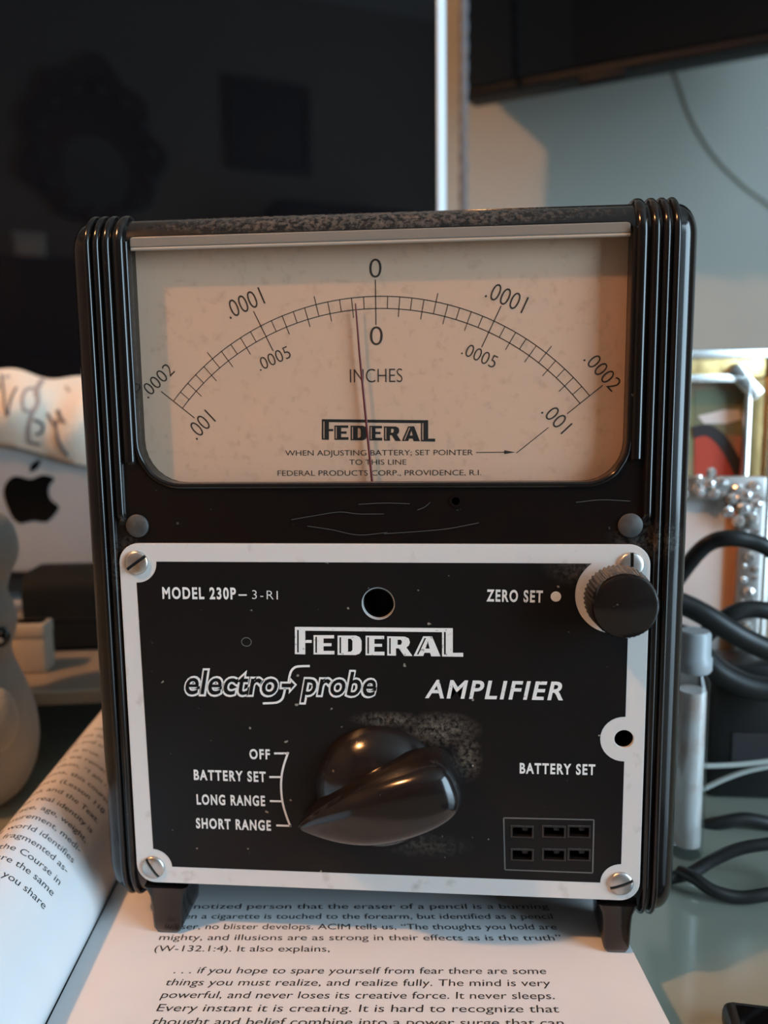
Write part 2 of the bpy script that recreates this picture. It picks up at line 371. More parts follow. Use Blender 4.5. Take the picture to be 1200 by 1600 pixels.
# ================================================================== the meter (built in mm around its front face)
METER = thing('panel_meter', 'black ribbed bakelite meter with tan dial and white bordered control plate, standing on open book', 'meter', (0, .03, -.0163))
def sstep(a, b, x):
    t = max(0, min(1, (x - a) / (b - a))); return t * t * (3 - 2 * t)
def body_geo():
    yf, yb, zt, zb = 1.0, 72.0, 183.6, -4.6
    path = []                                           # (y, z, ny, nz)
    def arc(cy, cz, r, a0, n):
        for i in range(n + 1):
            a = a0 - (pi / 2) * i / n; path.append((cy + r * cos(a), cz + r * sin(a), cos(a), sin(a)))
    rf, rb = 8.8, 9.0
    # go: bottom back -> bottom front -> front up -> top -> back
    arc(yb - rb, zb + rb, rb, 0.0, 6); path_mid = len(path)
    arc(yf + rf, zb + rf, rf, -pi / 2, 8)
    for z in [20, 50, 80, 96, 100, 102.5, 103.6, 104.6, 105.4, 106.2, 108, 112, 116, 118.2, 119.2, 120, 120.8, 122, 126, 140, 160, 170]:
        path.append((yf, z, -1, 0))
    arc(yf + rf, zt - rf, rf, pi, 9)
    arc(yb - rb, zt - rb, rb, pi / 2, 6)
    ribs = [(64.3, 67.4, 119.5), (67.9, 70.3, 104.6), (70.7, 72.8, -99), (73.2, 75.2, -99)]
    xs = [0, 20, 40, 55, 60, 62, 63.5, 64.0]
    for a, b, e in ribs:
        for k in range(9): xs.append(a + (b - a) * k / 8)
    for k in range(1, 13): xs.append(75.5 + 5.2 * sin(pi / 2 * k / 12))
    xs = sorted(set(round(x, 4) for x in xs)); xs = [-x for x in reversed(xs) if x > 0] + xs
    def off(x, z, nz):
        ax = abs(x)
        for a, b, e in ribs:
            if a <= ax <= b:
                t = (ax - (a + b) / 2) / ((b - a) / 2)
                k = sstep(e - .5, e + .5, z) if e > 0 else 1
                if nz < -.05 and e > 0: k = 0
                return k * (1.35 * sqrt(max(0, 1 - t * t)))
        if ax > 75.5:
            t = min(1, (ax - 75.5) / 5.2); return -.2 - 7.6 * (1 - sqrt(max(0, 1 - t * t)))
        return 0
    n = len(path); vs = []; fs = []
    for x in xs:
        for (y, z, ny, nz) in path:
            d = off(x, z, nz); zz = z + nz * d
            if z < 4 and abs(x) > 60: zz -= 2.6 * sstep(60.5, 63.5, abs(x)) * (1 - sstep(zb, 4, z))
            vs.append(Vector((x, y + ny * d, zz)) * .001)
    for i in range(len(xs) - 1):
        for j in range(n):
            j2 = (j + 1) % n; fs.append((i * n + j, (i + 1) * n + j, (i + 1) * n + j2, i * n + j2))
    fs.append(tuple(range(n))); fs.append(tuple((len(xs) - 1) * n + j for j in reversed(range(n))))
    return G().add(vs, fs)
WIN = rrect(-63.6, 113.9, 63.7, 178.0, [11.5, 10.5, 2.0, 2.0], 10)
body = obj('body', body_geo(), BAKE, METER)
bm = bmesh.new(); bm.from_mesh(body.data); bmesh.ops.recalc_face_normals(bm, faces=bm.faces); bm.to_mesh(body.data); bm.free()
def prism(loop, y0, y1):
    n = len(loop); vs = [Vector((p[0], y0, p[1])) * .001 for p in loop] + [Vector((p[0], y1, p[1])) * .001 for p in loop]
    fs = [tuple(range(n)), tuple(reversed(range(n, 2 * n)))] + [(i, i + n, (i + 1) % n + n, (i + 1) % n) for i in range(n)]
    return vs, fs
cut = G(); cut.add(*prism(WIN, -6, 8))
cut.add(*prism(circ(0.07, 82.05, 4.0, 28), -6, 16)); cut.add(*prism(circ(64.8, 45.9, 2.45, 24), -6, 14))
SLOTS = []
for (y0, y1) in ((1292, 1307), (1328, 1343)):
    for (x0, x1) in ((801, 831), (850, 881), (890, 920)):
        a = at(x0, y0, 0) * 1000; b = at(x1, y1, 0) * 1000; SLOTS.append((a.x, b.z, b.x, a.z))
        cut.add(*prism([(a.x - .3, b.z - .3), (b.x + .3, b.z - .3), (b.x + .3, a.z + .3), (a.x - .3, a.z + .3)], -6, 5))
co = obj('cutter', cut, BAKE)
bm = bmesh.new(); bm.from_mesh(co.data); bmesh.ops.recalc_face_normals(bm, faces=bm.faces); bm.to_mesh(co.data); bm.free()
co.location = body.matrix_basis.translation + METER.location  # same frame
md = body.modifiers.new('cut', 'BOOLEAN'); md.operation = 'DIFFERENCE'; md.object = co; md.solver = 'EXACT'
dg = bpy.context.evaluated_depsgraph_get(); me = bpy.data.meshes.new_from_object(body.evaluated_get(dg))
body.modifiers.clear(); old = body.data; body.data = me; bpy.data.objects.remove(co)
me.polygons.foreach_set('use_smooth', [True] * len(me.polygons)); me.set_sharp_from_angle(angle=radians(38))

# moulded lip round the window
lip = [(-64.2, 176.5, .4)] + [(p[0] * 1.008, p[1] - (.5 if p[1] < 118 else 0), 0) for p in rrect(-63.6, 113.9, 63.7, 178.0, [11.5, 10.5, .01, .01], 10) if p[1] < 126] + [(64.3, 176.5, .4)]
lipp = [Vector((a, 1.0, b)) * .001 for a, b, _ in ([(-64.2, 176.5, 0), (-64.2, 150, 0)] + lip[1:-1] + [(64.3, 150, 0), (64.3, 176.5, 0)])]
obj('window_lip', G().tube(lipp, .00075, 8, 0), BAKE, METER, 60)
# clear window with a turned over top edge
wg = G(); wl = rrect(-63.3, 114.2, 63.4, 177.7, [11.2, 10.2, 1.5, 1.5], 10)
wp = panel([wl], 1.6, 3.6, .5); obj('window_glass', wp, 'window_clear', METER, 40)
# frosted turned-over top edge of the clear window
obj('window_top_edge', G().rbox((0, .0030, .1765), (.1266, .0030, .0028), .0004), 'window_edge', METER)
obj('window_top_highlight', G().tube([Vector((-.0630, .0019, .1748)), Vector((.0631, .0019, .1748))], .00045, 8, 0), 'window_highlight', METER, 60)  # pale tube stands in for the highlight line below the top edge
# scratches in the case under the window
for pts in (((455, 812), (490, 806), (530, 800), (560, 803), (600, 803)), ((480, 822), (520, 828), (560, 836), (605, 832)), ((600, 834), (660, 830), (700, 826), (748, 817)), ((652, 797), (664, 792), (672, 785)), ((560, 788), (600, 786), (640, 787)), ((900, 785), (940, 781), (985, 783))):
    obj('case_scratch', G().ribbon(catmull([at(x, y, .00095) for x, y in pts], 4), .00014), 'scratch_grey', METER)
# dial card
DY = .0060
dial = obj('dial_plate', panel([rrect(-63.55, 113.95, 63.65, 177.95, [11.4, 10.4, 1, 1], 8)], 6.0, 7.2), 'dial_card', METER)
Yd = DY - .00006
A = at(587, 463, DY) * 1000; B = at(271, 629, DY) * 1000; D_ = at(921, 616, DY) * 1000
cxm = (B.x + D_.x) / 2; ch = (D_.x - B.x) / 2; sg = A.z - (B.z + D_.z) / 2; RO = (sg * sg + ch * ch) / (2 * sg); AC = (A.x, A.z - RO); AMAX = math.asin(ch / RO)
RI = A.z - (at(587, 482, DY) * 1000).z; RI = RO - RI
def dp(r, a): return Vector((AC[0] + r * sin(a), 0, AC[1] + r * cos(a))) * .001 + Vector((0, Yd, 0))
gs = G()
for r in (RO, RI): gs.ribbon([dp(r, -AMAX + 2 * AMAX * i / 90) for i in range(91)], .00021)
for i in range(-20, 21):
    a = AMAX * i / 20; r0, r1 = RI, RO
    if i % 10 == 0: r0, r1 = RI - 4.2, RO + 4.2
    elif i % 5 == 0: r0, r1 = RI, RO + 2.2
    elif i % 2 == 0: r0 = RI - 2.0
    gs.ribbon([dp(r0, a), dp(r1, a)], .00022 if i % 10 == 0 else .00018)
obj('scale_marks', gs, 'print_brown', dial)
for name, items in (
    ('scale_numeral', [('.0001', (360, 499), (415, 474), 27), ('.0001', (757, 464), (815, 490), 27), ('.0005', (407, 580), (456, 558), 19), ('.0005', (720, 553), (771, 576), 20),
                        ('.0002', (232, 623), (274, 581), 20), ('.0002', (911, 563), (955, 613), 23), ('.001', (308, 688), (338, 658), 25), ('.001', (845, 645), (877, 679), 24),
                        ('0', (577, 434), (596, 434), 29), ('0', (578, 539.5), (598, 539.5), 29)]),
    ('unit_lettering', [('INCHES', (547, 598), (629, 597), 21)]),
    ('note_lettering', [('WHEN ADJUSTING BATTERY; SET POINTER', (446, 712), (739, 711), 8.3), ('TO THIS LINE', (546, 726), (635, 726), 8.0)]),
    ('maker_lettering', [('FEDERAL PRODUCTS CORP., PROVIDENCE, R.I.', (434, 743.5), (752, 742.5), 8.3)])):
    for s, a, b, c in items: obj(name, px_text(G(), s, a, b, c, Yd, bold=(-.012 if 'num' in name or 'unit' in name else -.005)), 'print_brown', dial)
ga = G(); ga.ribbon([at(744, 707, Yd), at(790, 706.5, Yd)], .0002); ga.ribbon([at(807, 708, Yd), at(857, 668, Yd)], .00018)
ga.add([at(788, 703.5, Yd), at(805, 706.5, Yd), at(788, 709.5, Yd)], [(0, 1, 2)]); obj('arrow_mark', ga, 'print_brown', dial)

LOGO = [
    [[(83, 78), (1070, 86), (1070, 240), (1135, 240), (1135, 265), (1003, 263), (1003, 111), (148, 102), (148, 160), (188, 160), (188, 178), (148, 178), (148, 250), (83, 248)],
     [(97, 97), (107, 97), (107, 238), (97, 238)], [(1015, 110), (1026, 110), (1026, 251), (1015, 251)]],
    [[(200, 130), (328, 130), (328, 150), (262, 150), (262, 180), (312, 180), (312, 199), (262, 199), (262, 228), (330, 228), (330, 250), (200, 250)], [(211, 140), (221, 140), (221, 240), (211, 240)]],
    [[(350, 132), (465, 132), (488, 142), (500, 165), (500, 225), (488, 245), (462, 254), (350, 253)], [(362, 143), (372, 143), (372, 243), (362, 243)], [(415, 152), (432, 152), (443, 165), (443, 222), (432, 233), (415, 233)]],
    [[(525, 133), (641, 134), (641, 154), (580, 154), (580, 184), (628, 184), (628, 202), (580, 202), (580, 233), (643, 233), (643, 256), (525, 255)], [(536, 143), (546, 143), (546, 245), (536, 245)]],
    [[(660, 137), (770, 139), (795, 150), (802, 175), (795, 195), (780, 206), (818, 260), (766, 260), (733, 212), (715, 212), (715, 258), (660, 257)], [(672, 148), (682, 148), (682, 247), (672, 247)], [(725, 158), (745, 158), (753, 172), (745, 190), (725, 190)]],
    [[(885, 137), (940, 137), (993, 262), (935, 262), (928, 240), (893, 240), (885, 260), (825, 260)], [(893, 148), (903, 148), (855, 251), (845, 251)], [(914, 170), (926, 214), (899, 214)]]]
def logo(fn):
    g = G()
    for letter in LOGO:
        lp = [[(p[0], -p[1]) for p in l] for l in letter]; v, f = fill2d(lp); g.add([fn(p.x, -p.y) for p in v], f)
    return g
obj('maker_emblem', logo(lambda x, y: at(503 + (x - 83) / 1052 * 177, 655 + (y - 78) / 187 * 35, Yd)), 'print_black', dial)
# pointer
n0, n1, n2 = at(555.5, 474, .0046), at(562, 555, .0046), at(581.5, 752, .0046)
gn = G().tube([n0, n0.lerp(n1, .15), n1], lambda t: .00016 + .00016 * t, 6, 0); gn.tube([n1, n2], lambda t: .00032 + .00006 * t, 6, 0); obj('pointer_needle', gn, 'needle_red', METER)

# control plate
KX, KZ = 61.6, 84.9
SCR = [(-65.3, 92.8), (65.3, 92.8), (-65.2, 4.6), (65.1, 5.0)]
PX, PZ0, PZ1 = 70.0, 0.0, 97.9
slots = [[(a - .4, b - .4), (c + .4, b - .4), (c + .4, d + .4), (a - .4, d + .4)] for a, b, c, d in SLOTS]
plate = obj('control_plate', panel([rrect(-PX, PZ0, PX, PZ1, 5.2, 8), circ(.07, 82.05, 4.35, 36), circ(64.8, 45.9, 2.6, 28)] + slots, 0, 1.0, .12), 'plate_metal', METER, 40)
def enamel_loop():
    xi, z0, z1 = 65.0, 4.9, 93.1; out = []
    def arcc(cx, cz, r, a0, a1, n=10): return [(cx + r * cos(a0 + (a1 - a0) * i / n), cz + r * sin(a0 + (a1 - a0) * i / n)) for i in range(n + 1)]
    R = 5.5
    def lobe(cx, cz, qx, qz):           # arc of the lobe from the horizontal border line z=qz to the vertical x=qx or reverse
        ax = sqrt(max(0, R * R - (qz - cz) ** 2)); az = sqrt(max(0, R * R - (qx - cx) ** 2))
        return ax, az
    # start bottom left, go counter-clockwise
    cx, cz = SCR[2]; ax, az = lobe(cx, cz, -xi, z0)
    out += arcc(cx, cz, R, pi / 2 - math.asin(max(-1, min(1, (-xi - cx) / R))), math.asin((z0 - cz) / R), 10)
    cx, cz = SCR[3]; out += arcc(cx, cz, R, pi - math.asin((z0 - cz) / R), pi / 2 - math.asin(max(-1, min(1, (xi - cx) / R))), 10)
    r2 = 6.2; b = math.acos(max(-1, min(1, (xi - 64.8) / r2)))
    out += arcc(64.8, 45.9, r2, -b + 2 * pi, b, 16)[:]
    # knob lobe merges with top right corner lobe
    r3 = 10.3; a0 = -math.acos((xi - KX) / r3); a1 = math.asin((z1 - KZ) / r3)
    out += arcc(KX, KZ, r3, a0 + 2 * pi, pi - a1, 24)
    cx, cz = SCR[0]; out += arcc(cx, cz, R, math.asin((z1 - cz) / R), -pi / 2 + math.asin((-xi - cx) / R) * -1, 10)
    return out
obj('black_enamel_field', panel([enamel_loop(), circ(.07, 82.05, 4.4, 36)] + [[(a - .45, b - .45), (c + .45, b - .45), (c + .45, d + .45), (a - .45, d + .45)] for a, b, c, d in SLOTS], -.05, -.01), ENAM, plate)
obj('hole_liner', G().lathe([(4.33e-3, 0), (4.33e-3, .0032), (4.05e-3, .0032), (4.05e-3, 0)], (.07e-3, 0.0001, .08205), (0, 1, 0), 36, cap=False), 'plate_metal', plate, 40)
Yt = -.00009
for nm, items in (
    ('model_lettering', [('MODEL 230P', (254, 935), (369, 936), 17, .032, 0), ('–', (373, 936), (386, 936), 17, .012, 0)]),
    ('model_suffix_lettering', [('3-RI', (394, 936), (434, 937), 14, -.012, .0)]),
    ('zero_set_lettering', [('ZERO SET', (760, 939), (848, 941), 18, .032, 0)]),
    ('amplifier_lettering', [('AMPLIFIER', (664, 1090), (880, 1093.5), 28.5, .022, .20)]),
    ('off_lettering', [('OFF', (390, 1185.5), (422, 1186), 15, .032, 0)]),
    ('range_lettering', [('BATTERY SET', (303, 1218), (415.5, 1221.5), 15.5, .032, 0), ('LONG RANGE', (307.5, 1256.5), (414.5, 1259), 15.5, .032, 0), ('SHORT RANGE', (306.5, 1293.5), (423.5, 1297.5), 15.5, .032, 0)]),
    ('battery_set_lettering', [('BATTERY SET', (812, 1208), (930, 1210.5), 16.5, .032, 0)])):
    for s, a, b, c, bo, sh in items: obj(nm, px_text(G(), s, a, b, c, Yt, bold=bo, shear=sh, sp=1.0 if len(s) < 3 else (1.16 if sh else 1.22)), 'letter_white', plate)
obj('zero_set_dot', panel([circ((at(868.5, 932, 0) * 1000).x, (at(868.5, 932, 0) * 1000).z, 1.35, 24)], -.1, -.04), 'letter_white', plate)
obj('maker_emblem', logo(lambda x, y: at(440 + x / 4, 960 + y / 4, Yt)), 'letter_white', plate)
# outlined script name
gw, gb = G(), G()
for s, a, b in (('electro', (286, 1084), (434, 1085.5)), ('probe', (470, 1085), (587, 1087))):
    px_text(gw, s, a, b, 37, Yt, bold=.072, shear=.20, sp=1.04); px_text(gb, s, (a[0] + 2, a[1]), (b[0] - 2, b[1]), 37, Yt - .00004, bold=.012, shear=.20, sp=1.04)
def pxs(pts): return [at(440 + x / 4, 960 + y / 4, Yt) for x, y in pts]
gw.ribbon(catmull(pxs([(176, 323), (120, 324), (85, 330), (62, 352), (50, 385), (44, 420)]), 4), .00062)
gw.ribbon(catmull(pxs([(22, 462), (14, 500), (2, 530), (-25, 549), (-60, 554), (-118, 556)]), 4), .00062)
gw.add(pxs([(-8, 420), (48, 420), (52, 392), (96, 440), (44, 498), (46, 468), (-14, 468)]), [(0, 1, 2, 3, 4, 5, 6)])
gb.add([p + Vector((0, -.00004, 0)) for p in pxs([(2, 432), (58, 432), (60, 420), (82, 440), (56, 468), (56, 456), (0, 456)])], [(0, 1, 2, 3, 4, 5, 6)])
obj('script_lettering', gw, 'letter_white', plate); obj('script_fill', gb, ENAM, plate)
# switch position bracket
def pb(pts): return [at(280 + x / 6, 1150 + y / 6, Yt) for x, y in pts]
gk = G()
gk.ribbon(catmull(pb([(1022, 152), (985, 260), (962, 360), (955, 460), (960, 560), (975, 650), (1005, 750), (1043, 850)]), 4), .00058)
for a, b in (((890, 163), (1022, 163)), ((845, 385), (957, 385)), ((850, 610), (962, 612)), ((910, 838), (1050, 843))): gk.ribbon(pb([a, b]), .00058)
obj('switch_bracket_mark', gk, 'letter_white', plate)
go = G(); cor = [at(*p, -.00008) for p in ((787, 1278), (928, 1281), (926, 1364), (789, 1359), (787, 1278))]
for i in range(4): go.ribbon([cor[i], cor[i + 1]], .00035)
obj('socket_outline', go, 'outline_grey', plate)
for a, b, c, d in SLOTS:
    g = G()
    for (x0, z0, x1, z1) in ((a - .38, b - .38, c + .38, b), (a - .38, d, c + .38, d + .38), (a - .38, b, a, d), (c, b, c + .38, d)):
        g.box(((x0 + x1) / 2000, .00045, (z0 + z1) / 2000), ((x1 - x0) / 1000, .0013, (z1 - z0) / 1000))
    obj('socket_slot_rim', g, KNOB, plate)
    obj('socket_contact', G().rbox(((a + c) / 2000 + .0009, .0022, (b + d) / 2000), (.0016, .002, .0011), .0003), 'rivet_grey', plate)
# small scratch ring on the enamel
p = at(385, 1003, -.00008); obj('scratch_ring', G().ribbon([p + Vector((1.35 * cos(a * pi / 8), 0, 1.2 * sin(a * pi / 8))) * .001 for a in range(17)], .00022), 'outline_grey', plate)
# screws
SM = None
for (x, z), ang in zip(SCR, (35, 90, -57, 22)):
    r, hs = 3.3, .42; g = G()
    for sgn in (1, -1):
        nx, nt_ = 16, 6; vs = []; fs = []; xm = sqrt(r * r - hs * hs) - .01
        for i in range(nx + 1):
            x_ = -xm * cos(pi * i / nx); top_ = max(hs, sqrt(max(0, r * r - x_ * x_)))
            for j in range(nt_ + 1):
                z_ = hs + (top_ - hs) * sin(pi / 2 * j / nt_); rr_ = min(1, math.hypot(x_, z_) / r); vs.append(Vector((x_, -.35 - .85 * sqrt(max(0, 1 - rr_ ** 2.6)), sgn * z_)) * .001)
            vs.append(Vector((x_, -.2, sgn * hs)) * .001)
        m_ = nt_ + 2
        for i in range(nx):
            for j in range(nt_): fs.append((i * m_ + j, (i + 1) * m_ + j, (i + 1) * m_ + j + 1, i * m_ + j + 1))
            fs.append((i * m_, i * m_ + m_ - 1, (i + 1) * m_ + m_ - 1, (i + 1) * m_))
        g.add(vs, fs)
    g.lathe([(r * 1e-3, 0), (r * 1e-3, -.00036)], (0, 0, 0), (0, 1, 0), 28)
    R = Matrix.Rotation(radians(-ang), 3, 'Y'); g.v = [R @ q + Vector((x, 0, z)) * .001 for q in g.v]
    sc = fixn(obj('screw', g, 'screw_steel', METER, 40))
    gs_ = G().box((0, -.00038, 0), (.0063, .00008, .00082)); gs_.v = [R @ q + Vector((x, 0, z)) * .001 for q in gs_.v]; obj('screw_slot', gs_, 'slot_dark', sc)
# plugs in the case above the plate
for x, z in ((-64.9, 102.7), (65.0, 102.9)):
    obj('case_plug', G().lathe([(3.1e-3, 0), (3.1e-3, .0007), (2.7e-3, .001), (.4e-3, .00105)], (x * .001, .0013, z * .001), (0, -1, 0), 28), 'rivet_grey', METER, 40)
obj('case_pip', G().lathe([(1.6e-3, 0), (1.6e-3, .0005), (1.1e-3, .0005), (1.0e-3, .0002)], (at(712, 783, .001).x, .0012, at(712, 783, .001).z), (0, -1, 0), 24), 'bakelite', METER, 40)
# zero-set knob, knurled
def knurl(r0, r1, y0, y1, n=44):
    g = G(); vs = []; fs = []
    prof = [(r0 - .6, y0), (r0, y0 - .5), (r1, y1 + .9)]
    k = n * 4
    for (r, y) in prof:
        for i in range(k):
            a = 2 * pi * i / k; q = r - (.32 if i % 4 in (2, 3) else 0); vs.append(Vector((KX + q * cos(a), y, KZ + q * sin(a))) * .001)
    for j in range(2):
        for i in range(k): i2 = (i + 1) % k; fs.append((j * k + i, j * k + i2, (j + 1) * k + i2, (j + 1) * k + i))
    fs.append(tuple(range(k))); fs.append(tuple(reversed(range(2 * k, 3 * k)))); return g.add(vs, fs)
zk = obj('zero_set_knob', knurl(8.7, 8.2, -2.6, -12.4), KNURL, METER, 30)
obj('knob_cap', G().lathe([(8.05e-3, .0112), (8.05e-3, .0117), (7.7e-3, .0124), (6.9e-3, .0127), (.3e-3, .0128)], (KX * .001, 0, KZ * .001), (0, -1, 0), 48), KNOB, zk, 30)
obj('knob_shaft', G().lathe([(3.2e-3, 0), (3.2e-3, .0028)], (KX * .001, 0, KZ * .001), (0, -1, 0), 20), 'screw_steel', zk, 40)
# rotary selector: domed skirt and pointer bar
SX, SZ = -.3, 30.5
sel = obj('selector_knob', G().lathe([(17.6e-3, 0), (17.5e-3, .0007), (16.8e-3, .0020), (15.4e-3, .0040), (13.0e-3, .0062), (10e-3, .0078), (6e-3, .0088), (.3e-3, .0091)], (SX * .001, 0, SZ * .001), (0, -1, 0), 56), KNOB, METER, 40)
ang = atan2(22.13 - 39.6, -22.06 - 20.94)
ax = Vector((cos(ang), 0, sin(ang))); sd = Vector((-sin(ang), 0, cos(ang)))
SZ = 29.3
st = [(-23.4, 1.5, 2.5, 9), (-23.0, 5.0, 2.0, 12.4), (-21.6, 7.8, 1, 14.8), (-18.5, 9.6, 1, 16.6), (-13, 10.6, 1, 17.2), (-7, 10.9, 1, 17.0), (-1, 10.6, 1, 16.2), (5, 9.6, 1, 15.0), (10, 8.0, 1, 13.2), (15, 5.9, 1, 10.8), (19, 3.7, 1, 8.4), (22, 1.8, 1, 6.4), (23.8, .3, 1.2, 4.8)]
gb_ = G(); vs = []; fs = []; cs = [(-.96, 0), (-.97, .3), (-.92, .6), (-.80, .84), (-.55, .965), (-.25, 1.0), (0, 1.005), (.25, 1.0), (.52, .965), (.74, .84), (.86, .6), (.93, .3), (.96, 0)]
for s, wd, b, h in st:
    for c, q in cs:
        cw = -c * wd; vs.append((Vector((SX, 0, SZ)) + ax * (s + 0) + sd * cw + Vector((0, -(b + (h - b) * q), 0))) * .001)
k = len(cs)
for j in range(len(st) - 1):
    for i in range(k): i2 = (i + 1) % k; fs.append((j * k + i, (j + 1) * k + i, (j + 1) * k + i2, j * k + i2))
fs.append(tuple(range(k))); fs.append(tuple(reversed(range((len(st) - 1) * k, len(st) * k))))
gb_.add(vs, fs); pb_ = obj('pointer_bar', gb_, KNOB, sel, 55)
bm = bmesh.new(); bm.from_mesh(pb_.data); bmesh.ops.recalc_face_normals(bm, faces=bm.faces); bm.to_mesh(pb_.data); bm.free()
sp = pb_.modifiers.new('s', 'SUBSURF'); sp.levels = 2; sp.render_levels = 2
# feet
def foot(x0, x1, y0, y1):
    g = G(); xm = (x0 + x1) / 2; vs = []; fs = []
    rows = [(-16.3, .62, 1.2), (-15.9, .84, .5), (-14.8, .96, .1), (-12, 1.0, 0), (-8, 1.04, 0), (-5, 1.12, 0), (-2, 1.5, 0)]
    for z, k, dy in rows:
        h = (x1 - x0) / 2 * k
        for (sx, yy) in ((-1, y0 + dy + .8), (-.8, y0 + dy), (.8, y0 + dy), (1, y0 + dy + .8), (1, y1 - dy), (-1, y1 - dy)): vs.append(Vector((xm + sx * h, yy, z)) * .001)
    for j in range(len(rows) - 1):
        for i in range(6): i2 = (i + 1) % 6; fs.append((j * 6 + i, j * 6 + i2, (j + 1) * 6 + i2, (j + 1) * 6 + i))
    fs.append(tuple(reversed(range(6)))); fs.append(tuple(len(vs) - 6 + i for i in range(6))); return g.add(vs, fs)
for x0, x1 in ((-66.6, -58.2), (61.0, 68.2)):
    obj('foot', foot(x0, x1, .2, 17), BAKE, METER, 50); obj('foot', foot(x0, x1, 52, 66), BAKE, METER, 50)

# ================================================================== the open book
BA = radians(6.8); BV = Vector((-sin(BA), cos(BA), 0)); BU = Vector((cos(BA), sin(BA), 0)); BO = Vector((-.0861, 0, 0))
def bk(u, v, z): return BO + BU * (u * .001) + BV * (v * .001) + Vector((0, 0, z * .001))
BOOK = thing('open_book', 'open paperback book with printed pages lying under the black meter', 'book', bk(40, 40, -30))
V0, V1 = -85, 122
# right block: page surface dips towards the gutter
rp = [(0, -19.5), (2, -18.6), (5, -17.4), (9, -16.6), (14, -16.32), (20, -16.3), (60, -16.3), (110, -16.3), (154.5, -16.3)]
def page(prof, bot, v0=V0, v1=V1, nv=12):
    g = G(); vs = []; fs = []; n = len(prof)
    for j in range(nv + 1):
        v = v0 + (v1 - v0) * j / nv
        for u, z in prof: vs.append(bk(u, v, z))
        for u, z in reversed(bot): vs.append(bk(u, v, z))
    m = n + len(bot)
    for j in range(nv):
        for i in range(m): i2 = (i + 1) % m; fs.append((j * m + i, (j + 1) * m + i, (j + 1) * m + i2, j * m + i2))
    fs.append(tuple(range(m))); fs.append(tuple(nv * m + i for i in reversed(range(m)))); return g.add(vs, fs)
R_page = fixn(obj('right_page', page(rp, [(0.2, -20.0), (5, -17.9), (14, -16.7), (60, -16.65), (154.5, -16.65)]), 'paper', BOOK, 40))
fixn(obj('page_block', page([(0.4, -20.2), (5, -18.1), (14, -16.8), (60, -16.7), (154, -16.7)], [(0.4, -29.4), (60, -29.4), (154, -29.4)]), 'paper_edge', BOOK, 30))
lp_ = [(-.5, -19.6), (.4, -14.5), (-.4, -9), (-2.4, -3.8), (-5.5, 1), (-10, 6.3), (-15, 10.4), (-20, 12.4), (-25.5, 10.9), (-30, 6.2), (-34, -1), (-38, -12), (-41.5, -22), (-43.5, -28.6)]
lps = [(q.x, q.z) for q in catmull([(u, 0, z) for u, z in lp_], 5)]
def inset(pr, d):
    out = []
    for i, (u, z) in enumerate(pr):
        a = pr[max(0, i - 1)]; b = pr[min(len(pr) - 1, i + 1)]; tx, tz = b[0] - a[0], b[1] - a[1]; l = math.hypot(tx, tz); out.append((u - tz / l * d, z + tx / l * d))
    return out
lin = inset(lps, .35); lin2 = inset(lps, 3.0)
L_page = fixn(obj('left_page', page(lps, lin), 'paper', BOOK, 60))
fixn(obj('page_block', page(inset(lps, .45), lin2), 'paper_edge', BOOK, 60))
fixn(obj('back_cover', page([(-8, -29.45), (155.5, -29.45)], [(-8, -30.0), (155.5, -30.0)]), 'book_cover', BOOK))
# print on the right page
def rtext(line, u0, u1, v, x=1.0):
    g = G(); v_, f_ = textgeo(line, line_bold); x0 = min(p[0] for p in v_); x1 = max(p[0] for p in v_)
    out = []
    for (a, b) in v_:
        u = u0 + (u1 - u0) * (a - x0) / (x1 - x0); uu = u + b / CAPH * cap_ * shear_; vv = v - .0545 * (u - 27.7) + b / CAPH * cap_
        out.append(bk(uu, vv, -16.24))
    g.add(out, f_); obj('text_line', g, 'print_black', R_page)
line_bold, cap_, shear_ = 0.0, 2.45, 0.0
w_ = lambda px, py: (atz(px, py, -.0163) - BO)
def uv(px, py): q = w_(px, py); return q.dot(BU) * 1000, q.dot(BV) * 1000
rows_main = [('hypnotized person that the eraser of a pencil is a burning', 21.8, 136.0, 0), ('when a cigarette is touched to the forearm, but identified as a pencil', 21.8, 136.0, 1),
             ('eraser, no blister develops. ACIM tells us, “The thoughts you hold are', 21.8, 136.0, 2), ('mighty, and illusions are as strong in their effects as is the truth”', 21.8, 136.2, 3), ('(W-132.1:4). It also explains,', 21.6, 70.7, 4)]
for s, u0, u1, i in rows_main:
    vtop = 8.9 - 4.75 * i
    rtext(s, u0, u1, vtop)
cap_ = 2.4; shear_ = .16
for i, (s, u0) in enumerate((('. . . if you hope to spare yourself from fear there are some', 27.8), ('things you must realize, and realize fully. The mind is very', 27.7), ('powerful, and never loses its creative force. It never sleeps.', 27.7), ('Every instant it is creating. It is hard to recognize that', 27.7), ('thought and belief combine into a power surge that can', 27.5), ('literally move mountains. It appears at first glance that', 27.5), ('to believe such power about yourself is arrogant,', 27.5))):
    rtext(s, u0 if i else 29, 128.6, -18.7 - 4.5 * i)
